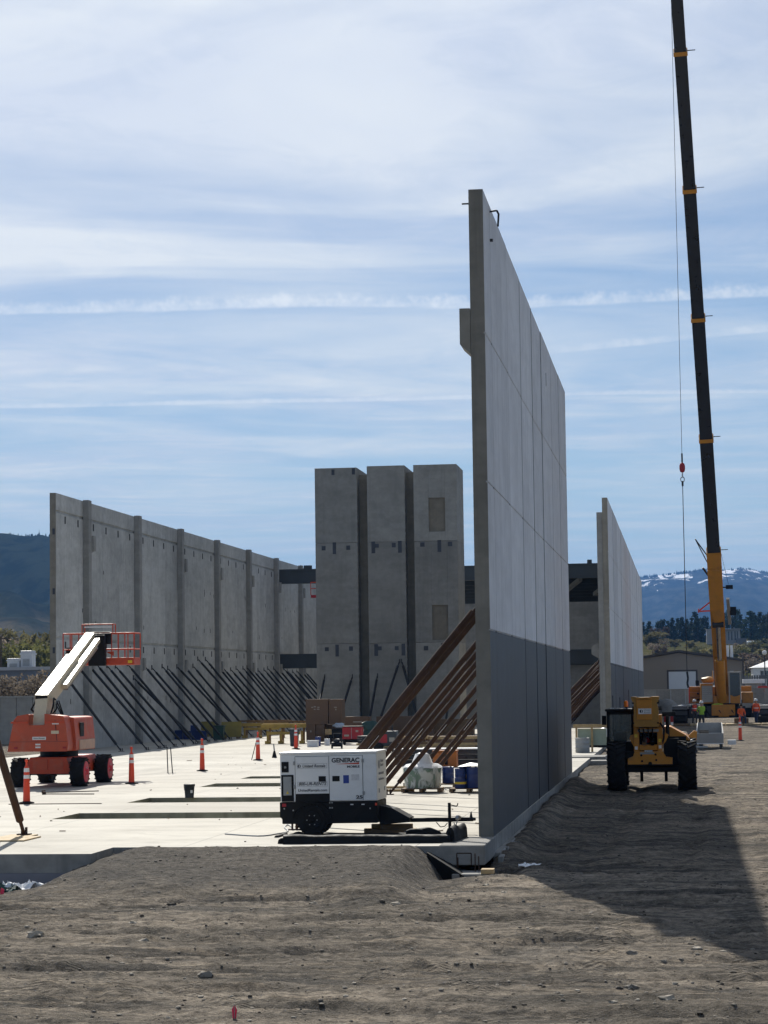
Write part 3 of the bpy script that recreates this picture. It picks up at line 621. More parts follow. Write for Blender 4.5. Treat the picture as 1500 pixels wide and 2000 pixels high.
while y < 188 and n < 36:
    zt = 4.45 + rr.uniform(-.12, .12) if n not in (0, 7) else 3.75
    if n in (15, 16): zt = 5.0
    dy = rr.uniform(-.25, .25) if n not in (12, 15, 16) else (2.2 if n == 12 else 3.2 - (n - 15) * 1.0)
    brace('wall_brace', 'thin black brace propping the long left wall, %s from its near end' % ORD[n], (XL + .03, y, zt), (XL + (3.0 if n == 0 else 3.9), y + dy - .4, 0), .068, BRACE, 'thin black braces on the left wall')
    y += (2.0, 2.6, 1.5, 2.4)[n % 4] * rr.uniform(.92, 1.08); n += 1
for i, (px0, py0, px1, py1) in enumerate(((634, 1322, 624, 1372), (688, 1322, 664, 1400), (737, 1320, 722, 1404), (780, 1292, 744, 1400), (785, 1292, 815, 1400), (882, 1340, 872, 1400))):
    a = aty(px0, py0, Y3 - .03); bx_ = aty(px1, py1, Y3 - 2.2); u = bx_ - a; f = a + u * (a.z / -u.z) if u.z else bx_
    brace('wall_brace', 'thin black brace on the front of the shafts, %s from the left' % ORD[i], a, (f.x, min(f.y, Y3 - 2), 0), .075, BRACE, 'thin black braces on the shafts')
lb = brace('wall_brace', 'rusty brown brace standing on a plywood pad at the left edge', (-14.1, 43.1, 4.95), (-14.05, 47.75, .03), .085, RUST, None)
tag(MB().bx(-16.2, -13.55, 46.0, 47.3, .002, .03).bx(-14.4, -13.8, 47.302, 47.95, .002, .028).build('plywood_pad', PLY, bevel=.004), 'sheet of plywood on the slab under the rusty brace at the left edge', 'plywood')
# ------------------------------------------------------------------ wheels
def wheel(parent, c, r, w, rim_mat, lugs=18, rim_r=.5, name='wheel', side=1, rot=0, dish=0.0):
    """tyre with chevron lugs and a rim; axle along x"""
    t = MB(); prof = [(r * rim_r, -w * .42), (r * .8, -w * .5), (r * .95, -w * .46), (r * .975, -w * .3), (r * .975, w * .3), (r * .95, w * .46), (r * .8, w * .5), (r * rim_r, w * .42)]
    t.lathe(prof, n=28, axis='x')
    for i in range(lugs):
        for s in (-1, 1):
            a0 = 2 * math.pi * (i + (.5 if s > 0 else 0)) / lugs; a1 = a0 + .32 * 18 / lugs
            p0 = Vector((s * w * .5, math.cos(a0) * r * .975, math.sin(a0) * r * .975)); p1 = Vector((s * w * .03, math.cos(a1) * r * .985, math.sin(a1) * r * .985))
            t.obox(p0, p1, r * .09, r * .07, up=(0, (p0 + p1).y, (p0 + p1).z))
    tyre = t.build('tyre', RUBBER, parent, loc=c)
    rm = MB().lathe([(r * rim_r * .98, -side * w * .4), (r * rim_r * 1.0, side * w * .5), (r * rim_r * .92, side * (w * .5)), (r * rim_r * .85, side * (w * .36 - dish)), (r * .2, side * (w * .38 - dish)), (r * .18, side * (w * .5 - dish)), (.01, side * (w * .5 - dish))], n=24, axis='x').build('rim', rim_mat, tyre)
    for i in range(6):
        a = i * math.pi / 3; q = (side * (w * .33 - dish), math.cos(a) * r * .33, math.sin(a) * r * .33)
        MB().cyl(q, (q[0] + side * .04, q[1], q[2]), r * .035, n=6).build('lug_nut', STEEL, tyre)
    return tyre
# ------------------------------------------------------------------ generator trailer
def generator():
    px0, sc, Y0 = 548.5, 94.0, 47.3; X0 = aty(548.5, 1550, Y0).x
    t = thing('generator_trailer', 'white and black towable diesel generator on a trailer beside the near wall', 'generator', (X0, Y0, 0), R(-2.5)); t.rotation_euler.y = R(-.55)
    gx = lambda p: (p - px0) / sc
    gzz = lambda p: (1338 - p) / sc + 3.1
    L = gx(742); D = 1.15; ztop, zw = gzz(1470), gzz(1563)
    MB().bx(0, L, 0, D, zw, ztop).build('enclosure', WHITE, t, bevel=.025)
    MB().bx(-.015, L + .02, -.02, D + .02, ztop - .005, ztop + .045).build('roof', WHITE, t, bevel=.018)
    sk = MB().bx(.02, L - .01, .015, D - .015, gzz(1606), zw - .002).build('skirt', BLACK, t, bevel=.02)
    MB().prism([(-.02, gzz(1592)), (.12, gzz(1606)), (.5, gzz(1606)), (.5, zw - .004), (-.02, zw - .004)], 'y', .01, D - .01).build('rear_bumper', BLACK, t, bevel=.01)
    def door(a, b, z0, z1, mat=WHITE, nm='door', y=-.014): return MB().bx(gx(a), gx(b), y, .004, gzz(z1), gzz(z0)).build(nm, mat, t, bevel=.006)
    door(579.5, 646.6, 1475.5, 1547); door(647.6, 713.5, 1474.5, 1561); door(579, 646.8, 1547.6, 1563.5, BLACK, 'lower_panel')
    # dark reveal round the doors
    for a, b, c, d in ((578.6, 579.3, 1475, 1563), (646.7, 647.5, 1475, 1561), (713.7, 714.4, 1474, 1561), (579, 714, 1474, 1474.7)):
        MB().bx(gx(a), gx(b), -.004, .002, gzz(d), gzz(c)).build('door_gap', INK, t)
    for a, b in ((577.5, 1484), (577.5, 1530), (714.5, 1481), (715, 1544)): MB().bx(gx(a - 2), gx(a + 2), -.03, .0, gzz(b + 7), gzz(b)).build('hinge', GREYPAINT, t, bevel=.005)
    for a in (626, 653.5): MB().bx(gx(a), gx(a + 14.5), -.021, -.013, gzz(1524), gzz(1513.5)).build('door_handle', BLACK, t, bevel=.02)
    MB().bx(gx(552), gx(566), -.012, .002, gzz(1505), gzz(1484.5)).build('outlet_panel', BLACK, t); MB().cyl((gx(559.5), -.012, gzz(1495)), (gx(559.5), -.03, gzz(1495)), .025).build('outlet_knob', GREYPAINT, t)
    cp = MB().bx(gx(551), gx(575.5), -.012, .002, gzz(1562), gzz(1510)).build('control_panel', BLACK, t)
    MB().bx(gx(555), gx(571.5), -.02, -.01, gzz(1550), gzz(1513.5)).build('control_door', GREYPAINT, cp); MB().prism([(gx(560.5), gzz(1547)), (gx(566), gzz(1547)), (gx(563.2), gzz(1541.5))], 'y', -.024, -.019).build('warning_triangle', YLABEL, cp)
    y_ = -.0165
    lettering('GENERAC', 8.6 / sc, INK, t, (gx(652.5), y_, gzz(1487)), bold=.004, width=55.5 / sc)
    MB().prism([(gx(660), gzz(1490.4)), (gx(707.5), gzz(1491.2)), (gx(707.5), gzz(1487.9))], 'y', y_ - .002, y_ + .003).build('logo_stripe', INK_R, t)
    lettering('MOBILE', 4.2 / sc, INK, t, (gx(683), y_, gzz(1497.7)), bold=.002, width=25 / sc)
    lettering('United Rentals', 6 / sc, INK, t, (gx(593.5), y_, gzz(1496)), shear=.25, bold=.001, width=46 / sc)
    MB().cyl((gx(587.5), y_ - .002, gzz(1493.4)), (gx(587.5), y_ + .003, gzz(1493.4)), 3.2 / sc, n=20).build('logo_disc', INK, t)
    MB().prism([(gx(587.0), gzz(1496)), (gx(588.6), gzz(1495.5)), (gx(588.9), gzz(1491.5)), (gx(587.4), gzz(1491.0))], 'y', y_ - .005, y_ - .001).build('logo_slot', WHITE, t)
    lettering('800-UR-RENTS', 6.2 / sc, INK, t, (gx(585.5), y_, gzz(1531)), shear=.25, bold=.0015, width=55.5 / sc)
    lettering('UnitedRentals.com', 5.2 / sc, INK, t, (gx(584), y_, gzz(1543)), shear=.12, bold=.001, width=58 / sc)
    for a, b, c, d in ((583.5, 642.5, 1488.3, 1497.5), (583.5, 643, 1524, 1532.8)):
        for q in ((a, b, c, c + .45), (a, b, d, d + .45), (a, a + .45, c, d), (b, b + .45, c, d)): MB().bx(gx(q[0]), gx(q[1]), y_ - .001, y_ + .002, gzz(q[3]), gzz(q[2])).build('decal_border', INK_G, t)
    lettering('25', 6.2 / sc, INK, t, (gx(700), y_, gzz(1558)), bold=.004, width=13.5 / sc)
    MB().bx(gx(675.3), gx(686.5), y_ - .002, y_ + .003, gzz(1528), gzz(1512.3)).build('blue_sticker', INK_B, t)
    MB().bx(gx(691.5), gx(707), y_ - .002, y_ + .003, gzz(1522.5), gzz(1511)).build('data_label', pm('pale_label', (.6, .6, .6), .5, .1, 30), t)
    xe = L + .004
    for txt, yy, z_, h, w in (('United', .42, 1489, .06, .34), ('Rentals', .42, 1497, .06, .36), ('800-UR-RENTS', .2, 1513, .05, .6), ('UnitedRentals.com', .18, 1524, .05, .66)):
        lettering(txt, h, INK_G, t, (xe, yy, gzz(z_)), rot=(R(90), 0, R(90)), shear=.2, bold=.001, width=w)
    MB().lathe([(.09, 0), (.09, .004)], c=(xe, .26, gzz(1493)), n=20, axis='x').build('logo_disc', INK_G, t)
    for a, b in ((.2, 1540), (.85, 1538)): MB().bx(xe - .004, xe + .006, a, a + .06, gzz(b + 8), gzz(b)).build('end_label', INK_G, t)
    for a, b in ((647, 1565.5), (651.5, 1565.5), (647, 1575.5), (651.5, 1575.5), (573.5, 1579.5), (727, 1577.5), (555.5, 1576)): MB().cyl((gx(a), .016, gzz(b)), (gx(a), .004, gzz(b)), .016, n=8).build('bolt', STEEL, sk)
    for a in (691, 713): MB().bx(gx(a - 3), gx(a + 3), .008, .016, gzz(1570.5), gzz(1568.5)).build('badge', SIGNWHITE, sk)
    MB().bx(gx(737), gx(741), .005, .015, gzz(1572), gzz(1567)).build('marker_lamp', CONE, sk); MB().bx(gx(552), gx(560), -.025, -.012, gzz(1572), gzz(1566)).build('tail_lamp', RED, sk)
    # axle and wheels
    ax = gx(610.5); r = .325
    for yy, s in ((.11, -1), (1.04, 1)):
        w_ = wheel(t, (ax, yy, r), r, .2, BLACK, 26, .6, side=1); w_.rotation_euler = (0, 0, R(90) if s > 0 else R(-90))
    MB().lathe([(.4, -.14), (.4, .14)], n=26, axis='y').build('axle_beam', BLACK, t).scale = (.12, 3.2, .12); bpy.data.objects[t.children[-1].name].location = (ax, .57, r)
    fp = []
    for k in range(13): a = math.pi * k / 12; fp.append((ax - math.cos(a) * .42, .37 + math.sin(a) * .33))
    for k in range(13): a = math.pi * (12 - k) / 12; fp.append((ax - math.cos(a) * .39, .36 + math.sin(a) * .3))
    MB().prism(fp, 'y', -.03, .24).build('fender', BLACK, t)
    # drawbar
    MB().prism([(L - .02, .2), (L + .1, .2), (gx(800), .24), (gx(800), .33), (gx(768), .52), (L - .02, .6)], 'y', .3, .85).build('drawbar_gusset', BLACK, t)
    MB().bx(gx(790), gx(922), .53, .63, .225, .31).build('drawbar', BLACK, t, bevel=.008)
    j = MB().cyl((gx(877), .47, -.08), (gx(877), .47, .62), .033).build('jack', BLACK, t); MB().tube([(gx(877), .47, .58), (gx(890), .47, .55), (gx(893), .47, .56), (gx(894), .47, .61)], .012, 6).build('jack_crank', BLACK, j); MB().lathe([(.09, -.09), (.09, -.075)], c=(gx(877), .47, 0), n=12).build('jack_foot', BLACK, j)
    cpl = MB().cyl((gx(917), .58, .27), (gx(927), .58, .27), .05, .03).build('coupler', DARKSTEEL, t); MB().prism([(gx(915), .3), (gx(921), .3), (gx(919), .43), (gx(917), .4)], 'y', .56, .6).build('latch_lever', DARKSTEEL, cpl)
    MB().rock((gx(893), .54, .3), .07, (1, 1, .8), 3, sub=2).tube([(gx(892), .5, .25), (gx(888), .48, .12), (gx(885), .5, .2)], .012, 6).build('safety_chain', STEEL, t)
    MB().tube([(gx(850), .5, .22), (gx(858), .5, .12), (gx(866), .5, .13), (gx(872), .5, .2)], .01, 6).build('brake_cable', BLACK, t)
    # things lying on the roof edge side: cable bundle leads behind
    return t
generator()
cbm = MB(); pts = [atz(560, 1622), atz(566, 1612), atz(574, 1618)]
def cable(label, pix, r, mat, z=.012):
    pts = [Vector((*atz(a, b, 0).xy, z)) for a, b in pix]; sm = []
    for i in range(len(pts) - 1):
        p0, p1, p2, p3 = pts[max(0, i - 1)], pts[i], pts[i + 1], pts[min(len(pts) - 1, i + 2)]
        for k in range(5):
            u = k / 5; sm.append(.5 * ((2 * p1) + (-p0 + p2) * u + (2 * p0 - 5 * p1 + 4 * p2 - p3) * u * u + (-p0 + 3 * p1 - 3 * p2 + p3) * u ** 3))
    sm.append(pts[-1]); return tag(MB().tube(sm, r, 6, 0).build('cable', mat), label, 'cable')
cable('grey power cable running left from the generator wheels over the slab', [(575, 1621), (563, 1612), (556, 1617), (562, 1625), (540, 1630), (505, 1634), (440, 1630)], .018, GREYPAINT)
# containment berm under the generator
br = thing('containment_berm', 'black rubber containment berm lying under the generator trailer', 'mat', (0, 0, 0))
xa, xb = atz(557, 1647).x, atz(880, 1645).x
MB().bx(xa, xb, 44.95, 46.9, .003, .02).build('liner', TARP, br)
def lumpy(x0, y0, x1, y1, h, w, seed):
    mb = MB(); n = 26; vs = []; a = Vector((x0, y0, 0)); b = Vector((x1, y1, 0)); d = (b - a).normalized(); p = Vector((-d.y, d.x, 0))
    for i in range(n + 1):
        q = a.lerp(b, i / n); hh = h * (1 + .22 * noise.noise(q * 1.7 + Vector((seed, 0, 0))))
        for k in range(7): an = math.pi * k / 6; vs.append(q + p * math.cos(an) * w * (1 + .2 * noise.noise(q * 2.1)) + zz * (.004 + math.sin(an) ** .6 * hh))
    mb.add(vs, [(i * 7 + k, i * 7 + k + 1, i * 7 + k + 8, i * 7 + k + 7) for i in range(n) for k in range(6)], 0, True); mb.add(vs, [tuple(range(7)), tuple(n * 7 + k for k in range(7))[::-1]]); return mb
lumpy(xa, 45.0, xb, 45.15, .17, .16, 1).build('side_wall', TARP, br); lumpy(xa, 45.0, xa - .02, 46.9, .12, .12, 2).build('side_wall', TARP, br); lumpy(xb, 45.15, xb + .12, 46.6, .3, .1, 3).build('side_wall', TARP, br); lumpy(xa, 46.95, xb, 46.95, .08, .1, 4).build('side_wall', TARP, br)
p = atz(843, 1632, 0); tag(MB().rock((0, 0, 0), .3, (1.25, .6, .5), 8, 0, 3, .3).build('sack', TARP, loc=(p.x, 45.75, .12)), 'dark sack slumped on the berm under the generator drawbar', 'sack')
cb = thing('timber_blocking', 'timber blocks stacked under the front of the generator trailer', 'timber', (atz(752, 1630).x, 47.75, 0))
for k, (a, b, z0, z1, yy) in enumerate(((-.45, .62, .0, .1, 0), (-.5, .6, .0, .1, .3), (-.1, .55, .102, .2, .05), (-.35, .5, .102, .19, .36))): MB().bx(a, b, yy, yy + .22, z0 + .003, z1).build('block', (WOOD_D, WOOD)[k % 2], cb, bevel=.006)
# ------------------------------------------------------------------ telescopic boom lift
def boom_lift():
    X0, Y0 = -20.35, 72.0
    t = thing('boom_lift', 'orange telescopic boom lift with a cream boom raised towards the left wall', 'boom lift', (X0, Y0, 0))
    for sx in (-1, 1):
        for yy in (.1, 3.2): wheel(t, (sx * .98, yy, .47), .47, .46, REDRIM, 16, .72, side=sx, dish=-.06)
    ch = MB().prism([(-.72, .42), (.72, .42), (.72, .62), (.6, .95), (-.6, .95), (-.72, .62)], 'y', -.15, 3.5).build('chassis', ORANGE_D, t, bevel=.02)
    MB().bx(-1.0, 1.0, -.02, .22, .38, .56).bx(-1.0, 1.0, 3.08, 3.3, .38, .56).build('axle', BLACK, ch)
    MB().bx(-.5, -.02, -.17, -.15, .55, .9).build('access_panel', ORANGE, ch); MB().bx(.06, .5, -.17, -.15, .55, .9).build('access_panel', ORANGE, ch)
    MB().lathe([(.62, .95), (.62, 1.16)], c=(0, 1.2, 0), n=24).build('slew_ring', BLACK, t)
    # turntable and tail hood
    hp = [(-1.12, 1.16), (.84, 1.16), (.87, 1.35), (.8, 2.0), (.72, 2.28), (.1, 2.36), (.1, 2.0), (-.42, 2.0), (-.42, 2.36), (-.8, 2.3), (-.92, 2.15)]
    MB().prism(hp, 'y', -.9, -.2).build('tail_hood', ORANGE, t, bevel=.05)
    MB().prism([(.55, 1.14), (.94, 1.16), (.94, 1.5), (.87, 2.22), (.55, 2.27)], 'y', -.19, 2.2).build('engine_hood', ORANGE, t, bevel=.05)
    MB().prism([(-.72, 1.14), (-1.12, 1.16), (-1.12, 1.5), (-1.05, 2.1), (-.72, 2.2)], 'y', -.19, 2.2).build('tank_hood', ORANGE, t, bevel=.05)
    MB().bx(.92, .945, .35, .8, 1.6, 2.05).build('hood_vent', BLACK, t); MB().bx(.84, .98, .2, 2.1, 1.18, 1.5).build('side_bumper', pm('worn_orange', (.5, .33, .25), .6, .2, 5), t, bevel=.02)
    MB().bx(-.7, .7, -.2, 2.2, 1.17, 1.3).build('turntable', BLACK, t)
    for a, b, w, h, m in ((.35, 2.02, .22, .09, SIGNWHITE), (.32, 1.72, .25, .1, pm('cream_label', (.6, .52, .38), .6, .1, 20)), (-.2, 1.36, .17, .05, SIGNWHITE), (-.2, 1.27, .17, .05, SIGNWHITE)): MB().bx(a, a + w, -.905 - .004, -.898, b, b + h).build('decal', m, t)
    dc = MB().bx(-.3, .15, -.908, -.898, 1.53, 1.63).build('decal', SIGNWHITE, t, bevel=.01); lettering('United Rentals', .05, INK, dc, (-.27, -.912, 1.558), shear=.2, width=.38)
    MB().bx(-1.05, .85, -.906, -.899, 1.47, 1.478).build('hood_seam', INK, t); MB().prism([(.5, 1.5), (.52, 1.5), (.46, 2.15), (.44, 2.15)], 'y', -.907, -.899).build('hood_seam', INK, t); MB().bx(-1.0, -.45, -.93, -.9, 2.06, 2.12).build('hood_lip', ORANGE_D, t); MB().bx(.12, .75, -.93, -.9, 2.06, 2.12).build('hood_lip', ORANGE_D, t)
    for q in ((-.9, 1.25), (.7, 1.25)): MB().bx(q[0], q[0] + .12, -.92, -.9, q[1], q[1] + .06).build('reflector', RED, t)
    MB().tube([(-.3, -.2, 2.3), (-.5, -.35, 2.5), (-.42, -.1, 2.75), (-.3, .2, 2.7)], .03, 8).build('hose', RUBBER, t); MB().tube([(.1, -.15, 2.35), (.22, -.3, 2.6), (.16, .0, 2.85), (.1, .4, 2.8)], .028, 8).build('hose', RUBBER, t); MB().tube([(.16, -.15, 2.35), (.3, -.2, 2.5), (.24, .1, 2.75), (.12, .5, 2.75)], .024, 8).build('hose', RUBBER, t)
    # riser and boom
    MB().prism([(-.75, 1.3), (.3, 1.3), (.55, 2.1), (.25, 2.95), (-.25, 2.95), (-.55, 2.3)], 'x', -.36, .04).build('boom_riser', TAN, t, bevel=.02)
    a, tip = Vector((-.17, -.25, 2.72)), Vector((-.55, 7.3, 4.95)); d = (tip - a).normalized(); q = a + (tip - a) * .62
    MB().obox(a, q, .44, .5).build('base_boom', TAN, t, bevel=.015); MB().obox(q - d * .5, tip, .34, .38).build('fly_boom', TAN, t, bevel=.012)
    MB().obox(a - d * .012, a + d * .01, .4, .46).build('boom_end_plate', BLACK, t)
    ct = MB().obox(a + d * 1.9 + Vector((.33, 0, -.03)), tip + Vector((.3, 0, -.03)) - d * .2, .2, .16).build('hose_carrier', TAN, t); 
    for k in range(26): MB().obox(a + d * (2.1 + k * .2) + Vector((.345, 0, -.17)), a + d * (2.18 + k * .2) + Vector((.345, 0, -.17)), .15, .06).build('carrier_link', STEEL, ct)
    MB().cyl(a + d * .9 + Vector((0, 0, -.3)), Vector((-.17, .5, 1.7)), .09).build('lift_cylinder', BLACK, t)
    for k in range(3): MB().tube([a + d * (.8 + .2 * k) + Vector((.3, 0, -.3)), a + d * (1.4 + .1 * k) + Vector((.36, 0, -.85)), a + d * .7 + Vector((.3, 0, -.95)), Vector((.1, .3, 2.1))], .022, 6).build('hose', RUBBER, t)
    # jib and platform
    MB().bx(-.62, .0, 7.25, 7.5, 3.95, 5.05).build('jib', BLACK, t, bevel=.03); MB().bx(-.82, .15, 7.45, 7.62, 4.72, 5.12).build('rotator', BLACK, t, bevel=.03)
    bt = thing_part = bpy.data.objects.new('platform', None); S.collection.objects.link(bt); bt.parent = t; bt.location = (-.36, 7.65, 0)
    zb, zm, zt = 3.98, 4.55, 5.12; x0, x1, dy = -1.28, 1.32, .95
    MB().bx(x0, x1, 0, dy, zb, zb + .26).build('platform_floor', ORANGE_D, bt, bevel=.01)
    def rail(p, q): MB().cyl(p, q, .021, n=8).build('rail', ORANGE_D, bt)
    for yy in (0, dy):
        for z in (zm, zt): rail((x0, yy, z), (x1, yy, z))
        for x in (x0, x0 + .32, -.2, .5, .75, x1 - .22, x1): rail((x, yy, zb + .2), (x, yy, zt))
    for x in (x0, x1):
        for z in (zm, zt): rail((x, 0, z), (x, dy, z))
    for x in (-.58, .55): rail((x, 0, zt), (x, 0, zt + .32)); rail((x, dy * .4, zt), (x, dy * .4, zt + .32)); rail((x, 0, zt + .32), (x, dy * .4, zt + .32))
    rail((-.58, 0, zt + .32), (.55, 0, zt + .32))
    MB().bx(-.5, .5, .02, .06, zt + .2, zt + .25).build('light_bar', REFLECT, bt); MB().bx(-.48, .45, .03, .3, zt - .3, zt + .06).build('control_console', GREEN_D, bt, bevel=.02)
    MB().bx(.0, .2, -.03, .0, zb + .1, zb + .18).build('decal', SIGNWHITE, bt); MB().bx(1.1, 1.25, -.03, .0, zb + .06, zb + .16).build('decal', YLABEL, bt); MB().bx(x0 + .02, x0 + .2, .3, .6, zb + .2, zb + .65).build('tool_box', BLACK, bt)
    MB().prism([(.3, zm - .1), (.58, zm - .08), (.58, zm - .25)], 'y', -.02, .02).build('gusset', ORANGE_D, bt)
    return t
boom_lift()
# ------------------------------------------------------------------ telehandler
def telehandler():
    c = atz(1274, 1546, -.33); zg = gz(c.x, 72.2)
    t = thing('telehandler', 'yellow telehandler seen from behind, parked beside the tall near wall', 'telehandler', (c.x, 72.2, zg))
    for sx in (-1, 1):
        for yy in (0, 3.3):
            w_ = wheel(t, (sx * 1.06 - (.02 if sx < 0 else -.05), yy, .765), .765, .56, BLACK, 20, .5, side=sx)
            MB().prism([(yy - .62 - yy, .1), (.62, .1), (.55, .14), (-.55, .14)], 'x', -.01, .01)
    MB().prism([(-.72, .78), (.66, .78), (.66, 1.02), (.46, 1.04), (.36, 1.22), (-.5, 1.22), (-.56, 1.06), (-.72, 1.0)], 'y', -.55, -.1).build('counterweight', YELLOW, t, bevel=.03)
    for a, b in ((-.3, 1.1), (.14, 1.12), (-.28, .92), (.16, .95)): MB().cyl((a, -.56, b), (a, -.53, b), .035, n=10).build('bolt', BLACK, t)
    MB().cyl((-.03, -.57, .84), (-.03, -.52, .84), .06, n=12).build('tow_hole', BLACK, t)
    MB().bx(-.85, .9, -.2, .2, .56, .76).build('rear_axle', BLACK, t, bevel=.03); MB().bx(-.8, .8, 3.1, 3.5, .5, .75).build('front_axle', BLACK, t)
    MB().bx(-.6, .62, -.1, 3.6, .7, 1.1).build('frame', BLACK, t)
    for x in (-.38, .42): MB().prism([(3.8, .1), (4.1, .1), (4.0, .62), (3.8, .62)], 'x', x - .05, x + .05).build('fork_heel', BLACK, t)
    # boom mast plates with a window between
    MB().bx(-.53, -.36, -.3, .9, 1.2, 2.35).build('mast_plate', YELLOW, t, bevel=.015); MB().bx(.2, .36, -.3, .9, 1.2, 2.35).build('mast_plate', YELLOW, t, bevel=.015)
    MB().bx(-.358, .198, -.28, -.1, 1.24, 1.42).build('mast_sill', YELLOW, t, bevel=.02); MB().bx(-.358, .198, -.29, -.1, 1.8, 1.95).build('mast_lintel', YELLOW, t, bevel=.02); MB().bx(-.4, .25, -.31, -.295, 1.82, 1.9).build('lintel_strip', GREYPAINT, t)
    MB().bx(-.36, .2, .3, .5, 1.2, 1.95).build('valve_bank', BLACK, t); MB().rock((-.15, -.05, 1.56), .11, (1, 1, .8), 2, sub=2).build('hydraulic_motor', RED, t); MB().tube([(-.3, 0, 1.5), (-.1, -.1, 1.7), (.1, 0, 1.6), (.15, .1, 1.45)], .03, 8).build('hose', RUBBER, t)
    MB().prism([(.362, 1.4), (.46, 1.5), (.56, 1.72), (.46, 1.78), (.362, 1.74)], 'y', -.25, -.18).build('side_gusset', YELLOW, t, bevel=.01); MB().prism([(-.53, 1.35), (-.66, 1.62), (-.62, 1.72), (-.53, 1.74)], 'y', -.25, -.18).build('side_gusset', YELLOW, t, bevel=.01)
    # boom tail
    MB().prism([(-.5, 1.98), (.26, 1.98), (.26, 2.55), (.23, 2.68), (.29, 2.86), (.29, 2.92), (.06, 2.92), (.0, 2.88), (-.38, 2.88), (-.44, 2.92), (-.58, 2.92), (-.58, 2.86), (-.5, 2.66)], 'y', -.6, .4).build('boom_tail', YELLOW_D, t, bevel=.02)
    MB().prism([(-.42, 2.9), (.1, 2.9), (.05, 2.84), (-.38, 2.84)], 'y', -.63, -.6)
    MB().bx(-.42, .06, -.63, -.6, 2.2, 2.82).build('tail_plate', YELLOW, t, bevel=.01)
    st = MB().bx(-.36, .04, -.638, -.628, 2.38, 2.55).build('sticker', SIGNWHITE, t)
    MB().cyl((-.27, -.642, 2.465), (-.27, -.636, 2.465), .05, n=18).build('logo_disc', INK, st); MB().prism([(-.275, 2.42), (-.25, 2.43), (-.25, 2.5), (-.27, 2.51)], 'y', -.645, -.64).build('logo_slot', SIGNWHITE, st)
    lettering('United', .06, INK_G, st, (-.19, -.641, 2.48), shear=.2, width=.2); lettering('Rentals', .06, INK_G, st, (-.19, -.641, 2.4), shear=.2, width=.21)
    MB().cyl((-.56, -.2, 2.55), (.36, -.2, 2.55), .07).build('boom_pivot', DARKSTEEL, t); MB().obox((-.1, .4, 2.45), (-.1, 5.6, 1.5), .42, .5).build('boom', YELLOW, t, bevel=.02)
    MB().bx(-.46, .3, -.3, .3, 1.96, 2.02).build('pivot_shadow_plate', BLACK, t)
    # cab
    cab = bpy.data.objects.new('cab', None); S.collection.objects.link(cab); cab.parent = t; cab.location = (-.98, 1.0, 0)
    x0, x1, y0, y1, z0, z1 = -.42, .42, 0, 1.5, 1.2, 2.45
    for a, b in ((x0, y0), (x1 - .07, y0), (x0, y1), (x1 - .07, y1)): MB().bx(a, a + .07, b, b + .07, z0, z1).build('pillar', BLACK, cab)
    MB().bx(x0 - .05, x1 + .03, y0 - .06, y1 + .1, z1, z1 + .08).build('roof', BLACK, cab, bevel=.03); MB().bx(x0, x1, y0, y0 + .07, z1 - .1, z1).bx(x0, x1, y0, y0 + .07, z0, z0 + .12).build('frame_rail', BLACK, cab)
    MB().bx(x0 + .075, x1 - .075, y0 + .02, y0 + .03, z0 + .125, z1 - .105).build('rear_window', GLASS, cab); MB().bx(x0 + .075, x1 - .075, y1 + .04, y1 + .05, z0 + .1, z1).build('windscreen', GLASS, cab); MB().bx(x0 + .02, x0 + .03, y0 + .075, y1 - .005, z0 + .1, z1).build('side_window', GLASS, cab)
    MB().prism([(.45, 1.25), (1.0, 1.25), (1.0, 1.5), (.55, 1.52), (.5, 1.8), (.4, 1.8)], 'x', -.22, .2).build('seat', pm('seat_grey', (.1, .12, .13), .7, .1, 6), cab, bevel=.08); MB().lathe([(.17, 0), (.19, .015), (.17, .03)], c=(0, 0, 0), n=18).build('steering_wheel', BLACK, cab, loc=(.02, 1.1, 1.75))
    bc = MB().lathe([(.07, 0), (.07, .14), (.05, .19), (.01, .2)], c=(.2, .2, z1 + .14), n=12).build('beacon', pm('amber_lens', (.8, .22, .01), .15, .1, 9), cab); MB().cyl((.2, .2, z1 + .07), (.2, .2, z1 + .14), .05, n=10).build('beacon_base', BLACK, bc)
    for x in (-.3, -.1, .1): MB().bx(x, x + .1, .0, .3, z1 + .081, z1 + .11).build('roof_rib', STEEL, cab)
    mr = MB().bx(x0 - .2, x0 - .06, 1.4, 1.45, 2.0, 2.3).build('mirror', BLACK, cab)
    # hoses, lamps, decals and grime
    for k in range(4): MB().tube([(-.32 + .13 * k, -.2, 1.95), (-.36 + .14 * k, -.34, 1.88), (-.3 + .12 * k, -.33, 1.7), (-.28 + .12 * k, -.05, 1.6)], .022, 8).build('hose', RUBBER, t)
    MB().tube([(.3, -.4, 2.1), (.42, -.45, 1.9), (.4, -.35, 1.6), (.34, -.2, 1.4)], .03, 8).build('hose', RUBBER, t)
    MB().cyl((-.2, -.35, 1.45), (-.1, .9, 2.2), .07).build('lift_cylinder', STEEL, t); MB().cyl((.05, -.35, 1.45), (.05, .9, 2.2), .07).build('lift_cylinder', BLACK, t)
    MB().bx(-.8, -.5, .1, 2.6, .72, 1.5).build('chassis_side', BLACK, t); MB().bx(.4, .86, .1, 2.6, .72, 1.6).build('chassis_side', BLACK, t); MB().cyl((.52, .3, 1.3), (.52, .3, 2.3), .05).build('exhaust_stack', BLACK, t)
    for x in (): lp_ = MB().bx(x, x + .12, -.57, -.55, .84, .96).build('rear_lamp', RED, t, bevel=.01); MB().bx(x + .01, x + .05, -.58, -.57, .86, .94).build('lamp_lens', REFLECT, lp_)
